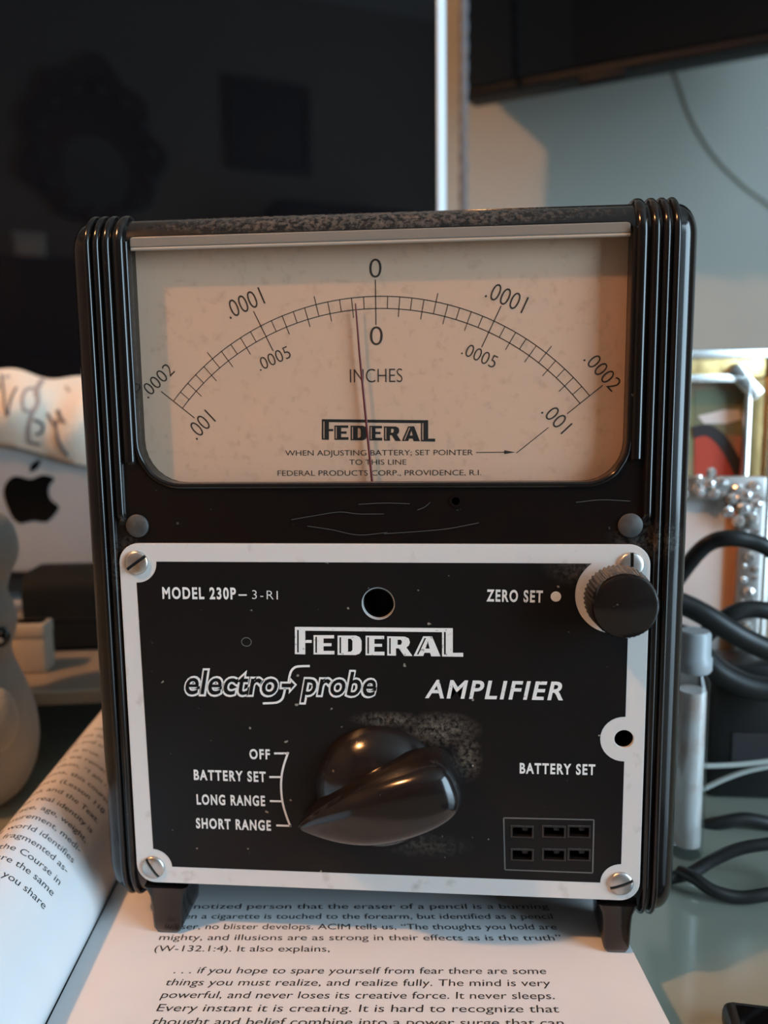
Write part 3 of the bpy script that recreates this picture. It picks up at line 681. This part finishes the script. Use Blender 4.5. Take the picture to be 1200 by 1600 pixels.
# print on the curved left page: s = distance from the gutter along the paper
acc = [0]
for i in range(1, len(lps)): acc.append(acc[-1] + math.hypot(lps[i][0] - lps[i - 1][0], lps[i][1] - lps[i - 1][1]))
def onpage(s, v, h=.05):
    for i in range(1, len(acc)):
        if acc[i] >= s or i == len(acc) - 1:
            t = (s - acc[i - 1]) / (acc[i] - acc[i - 1]); a, b = lps[i - 1], lps[i]; u, z = a[0] + (b[0] - a[0]) * t, a[1] + (b[1] - a[1]) * t
            tx, tz = b[0] - a[0], b[1] - a[1]; l = math.hypot(tx, tz); return bk(u + tz / l * h, v, z - tx / l * h)
S0 = next(acc[i] for i in range(len(lps)) if lps[i][1] >= 1.0 and lps[i][0] < -3)
LEFT = [('if we do, then everything that you share', -15.2, 0), ('and of you, and of me, we are the same', -9.4, 0), ('and as taught within the Course in', -4.3, 0), ('for we appear to be the fragmented as-', 1.4, 0), ('pects that the world identifies', 6.6, 0), ('by name, and measurement, medi-', 12.2, 0), ('cal chart, race, age, weight,', 17.7, 0), ('cannot be who our real identity is', 23.2, 0),
        ('in the Workbook and the Text.', 29.2, 0), ('of our true essence (Lesson 110', 35.2, 0), ('of its first lessons, this course', 41.2, 0), ('would ever claim, “I am not', 47.2, 0), ('and as we remember', 53.2, 0), ('what is true.', 59, 12), ('of this world we see and overcome', 66, 0), ('that it does not matter how', 72, 0), ('we are at one', 78, 0), ('with that', 84, 0)]
for s, v, ind in LEFT:
    v_, f_ = textgeo(s); x1 = max(p[0] for p in v_); k = 2.5 / CAPH; g = G()
    sl = .0; out = []; keep = []
    for (a, b) in v_:
        sx = S0 + (x1 - a) * k * 1.02 + ind; out.append((sx, v + b * k + (sx - S0) * .02))
    mx = acc[-1] - 2
    g.add([onpage(min(p[0], mx), p[1]) for p in out], [f for f in f_ if all(out[i][0] < mx for i in f)])
    obj('text_line', g, 'print_black', L_page)

# ================================================================== hanging lamp (warm)
t = thing('pendant_lamp', 'brass pendant lamp with open cream cone shade hanging from the ceiling', 'lamp', (LAMP.x, LAMP.y, LAMP.z - .08))
obj('shade', G().lathe([(.045, .12), (.17, -.02), (.172, -.02), (.047, .123)], LAMP, (0, 0, 1), 40, cap=False), 'lamp_shade', t, 40)
obj('cord', G().tube([LAMP + Vector((0, 0, .12)), Vector((LAMP.x, LAMP.y, ZC - .02))], .004, 8, 0), 'cable_black', t)
obj('ceiling_rose', G().lathe([(.05, -.0), (.05, -.015), (.02, -.035)], (LAMP.x, LAMP.y, ZC), (0, 0, 1), 24), 'lamp_metal', t, 40)
obj('bulb', G().sphere(LAMP + Vector((0, 0, .055)), .022), 'bulb', t, 60)
pl = bpy.data.lights.new('pendant_light', 'POINT'); pl.energy = LAMP_W; pl.color = (1.0, 0.50, 0.22); pl.shadow_soft_size = .03
po = bpy.data.objects.new('pendant_light', pl); C.objects.link(po); po.location = LAMP + Vector((0, 0, -.005))

# ================================================================== riser board, computer, soundbar
def yawR(a): return Matrix.Rotation(radians(a), 3, 'Z')
RZ = .006
t = thing('monitor_riser', 'low grey brown riser board with pale front edge under the computer', 'riser', (-.22, .27, ZD))
R8 = yawR(10)
fl = atz(60, 1080, RZ); dirx = R8 @ Vector((1, 0, 0)); diry = R8 @ Vector((0, 1, 0))
rc = fl + dirx * -.10 + diry * .17
obj('board', G().box(rc + Vector((0, 0, -.003)), (.62, .34, .006), R8), 'riser_board', t)
obj('front_edge', G().rbox(rc - diry * .171 + Vector((0, 0, -.003)), (.62, .003, .0066), .0008, R8), 'riser_edge', t)
for a in (-.29, .29):
    for b in (-.12, .15): obj('leg', G().box(rc + dirx * a + diry * b + Vector((0, 0, (ZD - RZ + .0) / 2 - .003)), (.02, .02, RZ - .006 - ZD), R8), 'riser_board', t)

IA = radians(14); IE = Vector((cos(IA), sin(IA), 0)); IN = Vector((sin(IA), -cos(IA), 0)); IL = Vector((-.2433, .264, .0336))
def im(a, z, h=0.0): return IL + IE * a + IN * h + Vector((0, 0, z))
IR = Matrix((IE, -IN, Vector((0, 0, 1)))).transposed()
PC = thing('desktop_computer', 'all-in-one desktop computer with dark glossy screen and aluminium chin', 'computer', im(0, 0, -.08) * 1 + Vector((0, 0, RZ - .0336)))
HW, CH, TOT = .2620, .089, .395
obj('screen', G().box(im(0, (CH + TOT - .006) / 2, -.0008), (2 * HW, .0016, TOT - .006 - CH), IR), 'screen_glass', PC, label='dark glossy screen reflecting the room')
chin = obj('chin', G().rbox(im(0, CH / 2 - .0004, -.003), (2 * HW + .008, .006, CH - .001), .0008, IR), 'aluminium', PC)
shell = G()
for (a0, z0, a1, z1, h) in ((-HW, .004, HW, TOT, -.0022), (-.18, .05, .18, TOT - .06, -.035)): shell.rbox(im((a0 + a1) / 2, (z0 + z1) / 2, h - .012), (a1 - a0, .02, z1 - z0), .006, IR)
obj('back_shell', shell, 'aluminium', PC)
def rim(a, s):
    vs = []; fs = []
    pr = [(a, -.002), (a, .0006), (a + s * .0012, .0010), (a + s * .0068, -.0046), (a + s * .0068, -.012), (a, -.012)]
    for z in (CH - .002, TOT):
        for q, h in pr: vs.append(im(q, z, h))
    n = len(pr); fs = [(i, (i + 1) % n, (i + 1) % n + n, i + n) for i in range(n)] + [tuple(range(n)), tuple(reversed(range(n, 2 * n)))]
    return G().add(vs, fs)
fixn(obj('rim', rim(HW, 1), 'rim_aluminium_lit', PC)); fixn(obj('rim', rim(-HW, -1), 'rim_aluminium_lit', PC))
obj('rim', G().box(im(0, TOT + .002, -.005), (2 * HW + .013, .012, .004), IR), 'rim_aluminium_lit', PC)
st_ = obj('stand', G().rbox(im(0, .075, -.10), (.17, .012, .19), .004, IR), 'aluminium', PC)
obj('stand_foot', G().rbox(im(0, RZ - .0336 + .004, -.09), (.17, .16, .008), .003, IR), 'aluminium', PC)
LG = [(290, 1408), (240, 1415), (170, 1430), (110, 1390), (60, 1290), (30, 1190), (40, 1110), (90, 1050), (150, 1035), (240, 1058), (290, 1048), (350, 1025), (420, 1035), (452, 1062), (415, 1110), (405, 1170), (425, 1230), (490, 1290), (460, 1350), (400, 1412), (350, 1418)]
LF = [(245, 1002), (258, 945), (290, 915), (336, 897), (332, 935), (300, 980)]
def lgpt(x, y):
    d = ray(x / 5.335, 550 + y / 5.335); q = CAM + d * ((IL + IN * .00035 - CAM).dot(IN) / d.dot(IN)); return (q - IL).dot(IE), q.z - IL.z
g = G()
for lp in (LG, LF):
    sm = catmull([(x, 0, y) for x, y in lp + [lp[0]]], 4)[:-1]
    v, f = fill2d([[(a * 1000, z * 1000) for a, z in (lgpt(q.x, q.z) for q in sm)]]); g.add([im(q.x * .001, q.y * .001, .00035) for q in v], f)
obj('logo', g, 'logo_black', chin, label='black fruit shaped logo with a bite')

SBR = yawR(9)
t = thing('soundbar', 'matte black soundbar with rounded top in front of the computer', 'speaker', (-.17, .20, RZ))
sc_ = at(78, 945, .19); 
g = G(); pr = []
for i in range(11): a = pi * i / 10; pr.append((.017 * cos(a), .012 * sin(a)))
zt = at(100, 890, .19).z; hh = zt - RZ - .012
pts2 = [(q[0], RZ + hh + q[1]) for q in pr] + [(-.017, RZ + .003), (-.013, RZ), (.013, RZ), (.017, RZ + .003)]
x0 = at(22, 940, .185); vs = []; m = len(pts2)
sbx, sby = SBR @ Vector((1, 0, 0)), SBR @ Vector((0, 1, 0))
for k_, (L_, sc2) in enumerate(((0, .82), (.006, 1), (.30, 1), (.306, .82))):
    for (a, z) in pts2: vs.append(Vector((x0.x, x0.y + .017, 0)) + sbx * L_ + sby * (a * sc2) + Vector((0, 0, RZ + (z - RZ) * (1 if 0 < k_ < 3 else .93))))
fs = [(j * m + i, (j + 1) * m + i, (j + 1) * m + (i + 1) % m, j * m + (i + 1) % m) for j in range(3) for i in range(m)] + [tuple(range(m)), tuple(reversed(range(3 * m, 4 * m)))]
fixn(obj('housing', g.add(vs, fs), 'soundbar_black', t, 40))
obj('seam_band', G().box(Vector((x0.x, x0.y, RZ + hh * .55)) + sbx * .15 - sby * .0002, (.29, .001, .0016), SBR), 'black_plastic', t)

cc = at(44, 1020, .155); cz = (at(44, 975, .155).z + RZ) / 2
t = thing('card_box', 'small cream cardboard box standing before the soundbar', 'box', (cc.x, .155, RZ))
hgt = at(44, 975, .155).z - RZ
obj('box_body', G().rbox((cc.x - .004, .160, RZ + hgt / 2), (.024, .012, hgt), .0015, yawR(6)), 'cream_card', t, 40)
obj('lid_flap', G().rbox((cc.x - .004, .1595, RZ + hgt - .0035), (.0246, .0128, .007), .0012, yawR(6)), 'cream_card', t, 40)

# plush figure at the left edge
PF = at(-50, 1135, .098); PF.z = 0
t = thing('plush_figure', 'round white plush figure with shiny black eyes at the left edge', 'plush toy', (PF.x, PF.y, ZD))
def blob(parts):
    bm = bmesh.new(); me = bpy.data.meshes.new('b'); g = G()
    for c, r, s in parts: g.sphere(c, r, 24, 16, s)
    return g
prof = [(.004, ZD), (.016, ZD + .001), (.0235, ZD + .010), (.0268, ZD + .022), (.0272, .002), (.0255, .012), (.0226, .022), (.0196, .030), (.0188, .035), (.0198, .039), (.0216, .045), (.0218, .050), (.0200, .056), (.0190, .060), (.0206, .066), (.0238, .073), (.0244, .080), (.0215, .089), (.013, .097), (.001, .101)]
pr3 = [(q.x, q.z) for q in catmull([(r, 0, z) for r, z in prof], 3)]
obj('body', G().lathe([(max(r, .0005), z) for r, z in pr3], (PF.x, PF.y, 0), (0, 0, 1), 36), 'plush_white', t, 80)
for sx, zz in ((1, .0435), (-1, .0435)):
    e = obj('eye', G().sphere((PF.x + sx * .0205, PF.y - .0060, zz), .0042, 16, 10), 'eye_black', t, 80)
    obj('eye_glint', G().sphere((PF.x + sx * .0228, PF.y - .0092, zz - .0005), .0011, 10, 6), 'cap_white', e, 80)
for sx in (-1, 1): obj('arm', G().sphere((PF.x + sx * .021, PF.y - .014, .012), .009, 18, 12, (1, .8, 1.5)), 'plush_white', t, 80)

# cloth with printed notes hung across the lower screen
CL = at(-30, 640, .235)
def clothpt(s, q, h=0.0):
    """s along (0..1), q down (0..1)"""
    px = -60 + s * 330; yt = 572 + 36 * s + 5 * sin(s * 19) ; yb = 683 + 78 * s * .92 + 3 * sin(s * 13 + 1)
    py = yt + (yb - yt) * q
    bul = sin(pi * min(1, max(0, q))) * .012 + .0035 * sin(s * 21 + q * 4) * sin(pi * q) + h
    d = ray(px, py); p = CAM + d * ((IL + IN * .004 - CAM).dot(IN) / d.dot(IN))
    return p + IN * bul
vs = []; fs = []; ns, nq = 40, 14
for i in range(ns + 1):
    for j in range(nq + 1): vs.append(clothpt(i / ns, j / nq))
    for j in range(nq + 1): vs.append(clothpt(i / ns, j / nq) - IN * (.0012 + .002 * sin(pi * j / nq)))
w2 = 2 * (nq + 1)
for i in range(ns):
    for j in range(nq):
        fs.append((i * w2 + j, i * w2 + j + 1, (i + 1) * w2 + j + 1, (i + 1) * w2 + j)); b_ = nq + 1
        fs.append((i * w2 + b_ + j, (i + 1) * w2 + b_ + j, (i + 1) * w2 + b_ + j + 1, i * w2 + b_ + j + 1))
    fs.append((i * w2, (i + 1) * w2, (i + 1) * w2 + nq + 1, i * w2 + nq + 1)); fs.append((i * w2 + nq, i * w2 + w2 - 1, (i + 1) * w2 + w2 - 1, (i + 1) * w2 + nq))
clo = fixn(obj('music_note_cloth', G().add(vs, fs), 'cloth_cream', None, 50)); tag(clo, 'cream cloth printed with music notes hung across the lower computer screen', 'cloth')
def inv_px(px, py):
    s = (px + 60) / 330; yt = 572 + 36 * s + 5 * sin(s * 19); yb = 683 + 78 * s * .92 + 3 * sin(s * 13 + 1); return s, (py - yt) / (yb - yt)
def cstroke(pts, wd, m):
    P = [clothpt(*inv_px(*p), h=.0006) for p in pts]; g = G().ribbon(catmull(P, 4), wd, IN); obj('printed_note', g, m, clo)
for pts, wd, m in (
    ([(4, 585), (12, 610), (19, 635), (24, 650)], .0013, 'note_ink'), ([(24, 650), (28, 625), (33, 605)], .0012, 'note_ink'), ([(2, 600), (0, 620)], .0016, 'note_ink'),
    ([(44, 625), (48, 610), (60, 608), (66, 620), (60, 640), (48, 640), (45, 625)], .0020, 'note_ink_pale'), ([(68, 592), (62, 612), (66, 630), (56, 650), (50, 670), (48, 692)], .0030, 'note_ink_pale'),
    ([(60, 655), (72, 662), (70, 675), (60, 678)], .0016, 'note_ink'), ([(80, 645), (92, 665), (97, 680)], .0014, 'note_ink'), ([(95, 640), (103, 655), (109, 660)], .0024, 'note_ink'), ([(95, 655), (96, 680), (100, 695), (109, 712)], .0018, 'note_ink'), ([(104, 604), (112, 612)], .0018, 'note_ink_pale'), ([(48, 690), (66, 694)], .0016, 'note_ink'), ([(10, 590), (18, 588)], .0014, 'note_ink_pale')):
    cstroke(pts, wd, m)

# ================================================================== picture frames on the right
def frame_fn(O, yaw, lean):
    R = Matrix.Rotation(radians(yaw), 3, 'Z') @ Matrix.Rotation(radians(-lean), 3, 'X')
    return lambda x, z, h=0.0: O + R @ Vector((x, -h, z)), R
GY = .19
tr = at(1214, 548, GY); GX1 = tr.x; GTOP = tr.z; GW = .135; GH = GTOP - ZD
ff, FR = frame_fn(Vector((GX1 - GW, GY, ZD)), 4, 0)
t = thing('gold_picture_frame', 'gold picture frame with silver beading and chamfered corners behind the rhinestone frame', 'picture frame', (GX1 - GW / 2, GY, ZD))
def bar(g, x0, z0, x1, z1, h0, h1): 
    g.rbox(ff((x0 + x1) / 2, (z0 + z1) / 2, (h0 + h1) / 2), (x1 - x0, h1 - h0, z1 - z0), min(.0012, (h1 - h0) / 3), FR); return g
B = .0125
for (x0, z0, x1, z1) in ((0, GH - B, GW, GH), (0, 0, GW, B), (0, B, B, GH - B), (GW - B, B, GW, GH - B)):
    obj('frame_bar', bar(G(), x0, z0, x1, z1, 0, .008), 'gold', t, 40)
for (x0, z0, x1, z1) in ((0, GH - .0035, GW, GH + .001), (B - .001, GH - B - .002, GW - B + .001, GH - B + .0022), (GW - .003, B, GW + .001, GH), (GW - B - .002, B, GW - B + .0015, GH - B), (B - .0015, B, B + .002, GH - B)):
    obj('silver_bead', bar(G(), x0, z0, x1, z1, .0065, .0105), 'silver', t, 40)
for sx in (0, 1):
    R45 = FR @ Matrix.Rotation(radians(45 if sx else -45), 3, 'Y')
    obj('corner_piece', G().rbox(ff(GW - B - .002 if sx else B + .002, GH - B - .002, .0065), (.019, .008, .0075), .001, R45), 'silver', t, 40)
ph = obj('photograph', G().box(ff(GW / 2, GH / 2, .003), (GW - 2 * B, .001, GH - 2 * B), FR), 'photo_print', t, label='faded colour photograph')
def pf(px, py, h):                  # point on the photograph plane
    d = ray(px, py); n = FR @ Vector((0, -1, 0)); o = ff(0, 0, h); return CAM + d * ((o - CAM).dot(n) / d.dot(n))
def pshape(pts, m, h, parent=ph):
    P = [pf(x, y, h) for x, y in pts]; obj('printed_shape', G().add(P, [tuple(range(len(P)))]), m, parent)
pshape([(1085, 610), (1178, 612), (1186, 690), (1150, 680), (1085, 670)], 'photo_green', .0037)
pshape([(1090, 650), (1112, 645), (1130, 640), (1155, 640), (1158, 655), (1135, 662), (1100, 662)], 'photo_pale', .0039)
pshape([(1085, 680), (1112, 678), (1130, 700), (1148, 740), (1150, 775), (1085, 780)], 'photo_red', .0039)
pn = FR @ Vector((0, -1, 0))
obj('printed_shape', G().ribbon(catmull([pf(x, y, .0041) for x, y in ((1082, 676), (1105, 672), (1125, 685), (1143, 712), (1156, 742), (1162, 765))], 4), .0055, pn), 'photo_dark', ph)
obj('back_strut', G().box(ff(GW / 2, GH * .42, -.018), (.03, .003, GH * .8), FR @ Matrix.Rotation(radians(-11), 3, 'X')), 'photo_dark', t)

JY = .155
j1 = at(1188, 742, JY); JX1 = j1.x; JTOP = j1.z; JW = .072; JH = JTOP - ZD; JB = .0105
ff2, FR2 = frame_fn(Vector((JX1 - JW, JY, ZD)), -3, 0)
t = thing('rhinestone_picture_frame', 'small silver picture frame studded with rhinestones beside the meter', 'picture frame', (JX1 - JW / 2, JY, ZD))
for (x0, z0, x1, z1) in ((0, JH - JB, JW, JH), (0, 0, JW, JB), (0, JB, JB, JH - JB), (JW - JB, JB, JW, JH - JB)):
    obj('frame_bar', G().rbox(ff2((x0 + x1) / 2, (z0 + z1) / 2, .0025), (x1 - x0, .005, z1 - z0), .001, FR2), 'rhine_metal', t, 40)
pan = obj('picture_panel', G().box(ff2(JW / 2, JH / 2, .0005), (JW - 2 * JB + .002, .001, JH - 2 * JB + .002), FR2), 'photo_pale', t, label='pale picture with an orange stripe')
xo = JW - JB - .0022; obj('printed_stripe', G().box(ff2(xo, JH / 2, .0012), (.0048, .0006, JH - 2 * JB), FR2), 'photo_orange', pan)
obj('back_strut', G().box(ff2(JW / 2, JH * .40, -.012), (.02, .002, JH * .78), FR2 @ Matrix.Rotation(radians(-9), 3, 'X')), 'rhine_metal', t)
def gem_mesh(n=8):
    vs = []; fs = []
    for r, h in ((1.0, 0), (.95, .25), (.55, .6)):
        for i in range(n): a = 2 * pi * (i + (.5 if h == .25 else 0)) / n; vs.append((r * cos(a), -h, r * sin(a)))
    for j in range(2):
        for i in range(n): fs.append((j * n + i, j * n + (i + 1) % n, (j + 1) * n + (i + 1) % n, (j + 1) * n + i))
    fs.append(tuple(2 * n + i for i in range(n))); me = bpy.data.meshes.new('rhinestone'); me.from_pydata(vs, [], fs); me.materials.append(MATS['rhinestone']); return me
GM = gem_mesh()
def gem(x, z, r, h=.005):
    o = bpy.data.objects.new('rhinestone', GM); C.objects.link(o); o.parent = t
    o.matrix_local = Matrix.Translation(ff2(x, z, h) - Vector(t.location)) @ (FR2 @ Matrix.Rotation(random.uniform(-.25, .25), 3, 'X') @ Matrix.Rotation(random.uniform(-.25, .25), 3, 'Z')).to_4x4() @ Matrix.Diagonal((r, r, r, 1))
nz = int(JH / .0052)
for i in range(nz):
    z = .004 + i * (JH - .008) / (nz - 1); big = i % 3 == 0
    gem(JW - JB / 2 + (0 if big else (.0024 if i % 2 else -.0024)), z, .0026 if big else .0017)
    if not big: gem(JW - JB / 2 - (.0024 if i % 2 else -.0024), z + .0012, .0012)
for i in range(11):
    x = JW - .012 - i * .0054; big = i % 3 == 0
    for zz in (JH - JB / 2, JB / 2):
        gem(x, zz + (0 if big else (.0024 if i % 2 else -.0024)), .0026 if big else .0018)
        if not big: gem(x, zz - (.0024 if i % 2 else -.0024), .0012)
# flower ornament on the top corner
for k in range(6):
    a = k * pi / 3 + .3; gem(JW - .010 + .0058 * cos(a), JH - .0135 + .0058 * sin(a), .0027, .0062)
gem(JW - .010, JH - .0135, .0030, .0070)
for k in range(5):
    a = k * 2 * pi / 5 + .2; gem(JW - .024 + .005 * cos(a), JH - .003 + .005 * sin(a), .0023, .0062)
gem(JW - .024, JH - .003, .0026, .0070)

# ================================================================== clear bottle and cables on the right
bc = at(1071, 1350, .076); BX = bc.x
t = thing('clear_bottle', 'clear acrylic bottle with grey white cap beside the meter', 'bottle', (BX, .076, ZD))
bt = at(1085, 1048, .076).z; ct = at(1085, 985, .076).z; hb = bt - ZD
obj('bottle_body', G().lathe([(.0053, .0), (.0058, .001), (.0058, hb - .004), (.0046, hb - .001), (.0046, hb)], (BX, .076, ZD), (0, 0, 1), 28), 'acrylic', t, 40)
obj('liquid', G().lathe([(.0048, .004), (.0048, hb * .9)], (BX, .076, ZD), (0, 0, 1), 24), 'pink_liquid', t, 40)
obj('bottle_cap', G().lathe([(.0056, bt), (.0062, bt + .001), (.0062, bt + .005), (.0056, bt + .0058), (.0055, ct - .001), (.0048, ct)], (BX, .076, 0), (0, 0, 1), 28), 'cap_white', t, 40)

def cable(name, pts, r, m, label, cat='cable', group='cables coiled beside the meter'):
    o = obj(name, G().tube([at(x, y, Y) for x, y, Y in pts], r, 12, 6), m, None, 60); return tag(o, label, cat, group)
cable('power_cable', [(1040, 930, .125), (1083, 872, .118), (1110, 848, .115), (1140, 841, .112), (1170, 845, .112), (1205, 860, .112), (1260, 905, .115), (1290, 1000, .118)], .0033, 'cable_black', 'thick black cable arching over the rhinestone frame')
cable('power_cable', [(1030, 930, .10), (1072, 946, .098), (1105, 963, .096), (1140, 985, .095), (1175, 1004, .095), (1215, 1020, .095), (1270, 1030, .095)], .0042, 'cable_black', 'thick black cable slanting down past the bottle cap')
cable('power_cable', [(1085, 1010, .108), (1110, 985, .106), (1140, 962, .104), (1170, 952, .104), (1210, 958, .104), (1260, 985, .106)], .0034, 'cable_black', 'black cable humped above the charger brick')
cable('power_cable', [(1030, 985, .116), (1075, 1000, .112), (1105, 1035, .110), (1140, 1060, .110), (1180, 1075, .110), (1230, 1078, .110)], .0050, 'cable_black', 'thickest black cable sagging behind the bottle')
cable('power_cable', [(1095, 1292, .096), (1130, 1285, .094), (1165, 1280, .094), (1210, 1288, .094), (1260, 1296, .096)], .0026, 'cable_black', 'thin black cable lying flat behind the looped one')
cable('power_cable', [(1045, 1372, .055), (1080, 1364, .057), (1110, 1346, .059), (1150, 1328, .060), (1190, 1320, .060), (1240, 1318, .060), (1270, 1350, .056), (1235, 1388, .048), (1195, 1398, .046), (1155, 1402, .046), (1115, 1392, .047), (1085, 1372, .051), (1062, 1362, .056)], .0021, 'cable_black', 'black cable looped flat on the desk in front of the bottle')
cable('thin_wire', [(1035, 1196, .088), (1080, 1197, .088), (1130, 1196, .088), (1170, 1193, .088), (1230, 1186, .088)], .0010, 'cable_grey', 'thin pale grey wire stretched level behind the bottle')
cable('thin_wire', [(1060, 1245, .090), (1095, 1234, .090), (1130, 1218, .090), (1170, 1204, .090), (1230, 1192, .090)], .0010, 'cable_grey', 'thin pale grey wire rising to the level one')
t = thing('charger_brick', 'black charger brick with rounded corners among the cables', 'charger', (.165, .12, ZD))
cb = at(1160, 1075, .122)
obj('housing', G().rbox((cb.x + .006, .128, (ZD + cb.z) / 2 + .006), (.040, .022, cb.z - ZD + .012), .004), 'black_plastic', t, 40)
obj('label_plate', G().rbox((cb.x + .006, .1168, (ZD + cb.z) / 2), (.022, .0006, .012), .0002), 'photo_dark', t)
ph_ = atz(1165, 1600, ZD + .006)
t = thing('black_phone', 'black rounded phone lying on the desk in the lower right corner', 'phone', (.125, -.03, ZD))
R12 = yawR(-6); pc = atz(1150, 1560, ZD + .007) + R12 @ Vector((.030, -.065, -.0035))
obj('phone_body', G().rbox(pc, (.068, .13, .0075), .0028, R12, 3), 'black_plastic', t, 40)
obj('phone_screen', G().rbox(pc + Vector((0, 0, .0038)), (.062, .124, .0006), .0002, R12), 'tv_glass', t)

# ================================================================== television, wall cord, braided cord
TA = radians(-20); TE = Vector((cos(TA), sin(TA), 0)); TN = Vector((sin(TA), -cos(TA), 0)); TL = at(722, 155, .70)
TRm = Matrix((TE, -TN, Vector((0, 0, 1)))).transposed()
def tv(a, z, h=0): return TL + TE * a + TN * h + Vector((0, 0, z))
TT = Matrix.Rotation(radians(4.5), 3, TE)
TRm = TT @ TRm
def tv(a, z, h=0): return TL + TE * a + TT @ (TN * h + Vector((0, 0, z)))
t = thing('television', 'large black television on a wall bracket seen from below', 'television', tv(.28, 0, -.05))
obj('housing', G().rbox(tv(.29, .19, -.022), (.58, .036, .38), .004, TRm), 'tv_black', t, 40)
obj('screen', G().box(tv(.29, .194, -.0032), (.565, .003, .366), TRm), 'tv_glass', t)
obj('bezel', G().rbox(tv(.29, .004, -.002), (.58, .008, .009), .002, TRm), 'tv_black', t, 40)
obj('sensor_bump', G().rbox(tv(.148, -.0035, -.002), (.050, .011, .010), .003, TRm), 'tv_black', t, 40)
fp = [(.004, -.038), (-.036, -.135), (.56, -.135), (.576, -.038)]; g = G().add([tv(a_, z_, h_) for z_ in (.075, .375) for a_, h_ in fp], [(0, 1, 2, 3), (7, 6, 5, 4), (0, 4, 5, 1), (1, 5, 6, 2), (2, 6, 7, 3), (3, 7, 4, 0)])
fixn(obj('back_shell', g, 'tv_black', t))  # unseen block added behind the set to extend its shadow on the wall
obj('wall_bracket', G().box((tv(.29, .19, -.06).x, (tv(.29, .19, -.04).y + YB) / 2, tv(0, .19).z), (.07, YB - tv(.29, .19, -.04).y, .10)), 'tv_black', t)
wc = obj('wall_cord', G().tube([Vector((at(px, py, .866).x, .8675, at(px, py, .866).z)) for px, py in ((1040, 60), (1062, 130), (1085, 190), (1120, 245), (1165, 290), (1215, 330), (1260, 400), (1290, 700))], .0016, 8, 6), 'wall_paint', None, 60); tag(wc, 'painted over cord curving down the wall below the television', 'cord')
g = G(); bp0 = at(724, 300, .60)
for k in range(3):
    g.tube([Vector((bp0.x + .0022 * cos(i * .7 + k * 2.094), .60 + .0022 * sin(i * .7 + k * 2.094), -.25 + i * .006)) for i in range(160)], .0026, 6, 0)
tag(obj('braided_cord', g, 'rope_grey', None, 60), 'grey braided cord hanging straight beside the computer screen', 'cord')

# ================================================================== things on the far side of the room, seen in the dark screen
t = thing('framed_picture', 'dark framed picture hung on the rear wall, reflected in the computer screen', 'picture', (.68, YR, 1.07))
for (dx, dz, wx, wz) in ((0, .155, .34, .03), (0, -.155, .34, .03), (-.155, 0, .03, .28), (.155, 0, .03, .28)): obj('frame_bar', G().rbox((.68 + dx, YR + .014, 1.24 + dz), (wx, .028, wz), .004), 'dark_wood', t)
obj('canvas', G().box((.68, YR + .008, 1.24), (.29, .012, .29)), 'picture_dark', t)
t = thing('carved_mirror', 'carved dark wooden mirror on the rear wall, reflected in the computer screen', 'mirror', (.01, YR, .8))
def oval(cx, cz, rx, rz, n=48): return [(cx + rx * cos(2 * pi * i / n), cz + rz * sin(2 * pi * i / n)) for i in range(n)]
out = []
for i in range(120):
    a = 2 * pi * i / 120; k = 1 + .07 * cos(9 * a) + .05 * cos(5 * a + 1) + (.22 * math.exp(-((a - pi / 2) / .28) ** 2))
    out.append((10 + 235 * k * cos(a), 1080 + 265 * k * sin(a)))
g = panel([out, oval(15, 990, 120, 150)], 0, 30, 6); g.v = [v + Vector((0, YR + .002, 0)) for v in g.v]; cf = obj('carved_frame', g, 'dark_wood', t, 40)
g = panel([oval(15, 990, 124, 154)], 0, 6); g.v = [v + Vector((0, YR + .004, 0)) for v in g.v]; obj('mirror_glass', g, 'mirror_glass', t)
for i in range(14):
    a = 2 * pi * i / 14 + .1; obj('carved_rosette', G().sphere((.01 + .195 * cos(a), YR + .03, 1.07 + .225 * sin(a)), .034, 12, 8, (1, .6, 1)), 'dark_wood', cf, 60)
t = thing('dark_dresser', 'dark wooden dresser below the carved mirror', 'dresser', (-.1, YR + .22, ZF))
obj('carcass', G().rbox((-.1, YR + .22, (ZF + .62) / 2), (1.1, .40, .62 - ZF), .01), 'dark_wood', t)
for k in range(4):
    dr = obj('drawer', G().rbox((-.1, YR + .425, ZF + .22 + k * .34), (1.0, .02, .30), .006), 'dark_wood', t)
    for sx in (-.28, .28): obj('knob', G().lathe([(.012, 0), (.010, .012), (.018, .02), (.016, .03), (.001, .032)], (-.1 + sx, YR + .435, ZF + .22 + k * .34), (0, 1, 0), 14), 'lamp_metal', dr, 40)
t = thing('white_trinket_box', 'small white box on the dark dresser', 'box', (-.23, YR + .2, .62))
obj('box_body', G().rbox((-.23, YR + .2, .665), (.10, .08, .09), .008), 'white_paint', t); obj('lid', G().rbox((-.23, YR + .2, .718), (.108, .088, .018), .006), 'white_paint', t)
t = thing('dark_armchair', 'dark upholstered armchair against the rear wall', 'armchair', (.92, -2.0, ZF))
obj('seat', G().rbox((.92, -1.96, ZF + .32), (.62, .58, .24), .05, None, 3), 'sofa_dark', t, 60); obj('backrest', G().rbox((.92, -2.26, ZF + .95), (.66, .18, 1.5), .08, None, 3), 'sofa_dark', t, 60)
for sx in (-.36, .36): obj('armrest', G().rbox((.92 + sx, -1.98, ZF + .42), (.12, .62, .42), .05, None, 3), 'sofa_dark', t, 60)
for sx in (-.28, .28):
    for y in (-1.74, -2.24): obj('leg', G().lathe([(.018, 0), (.028, .21)], (.92 + sx, y, ZF), (0, 0, 1), 14), 'dark_wood', t, 40)
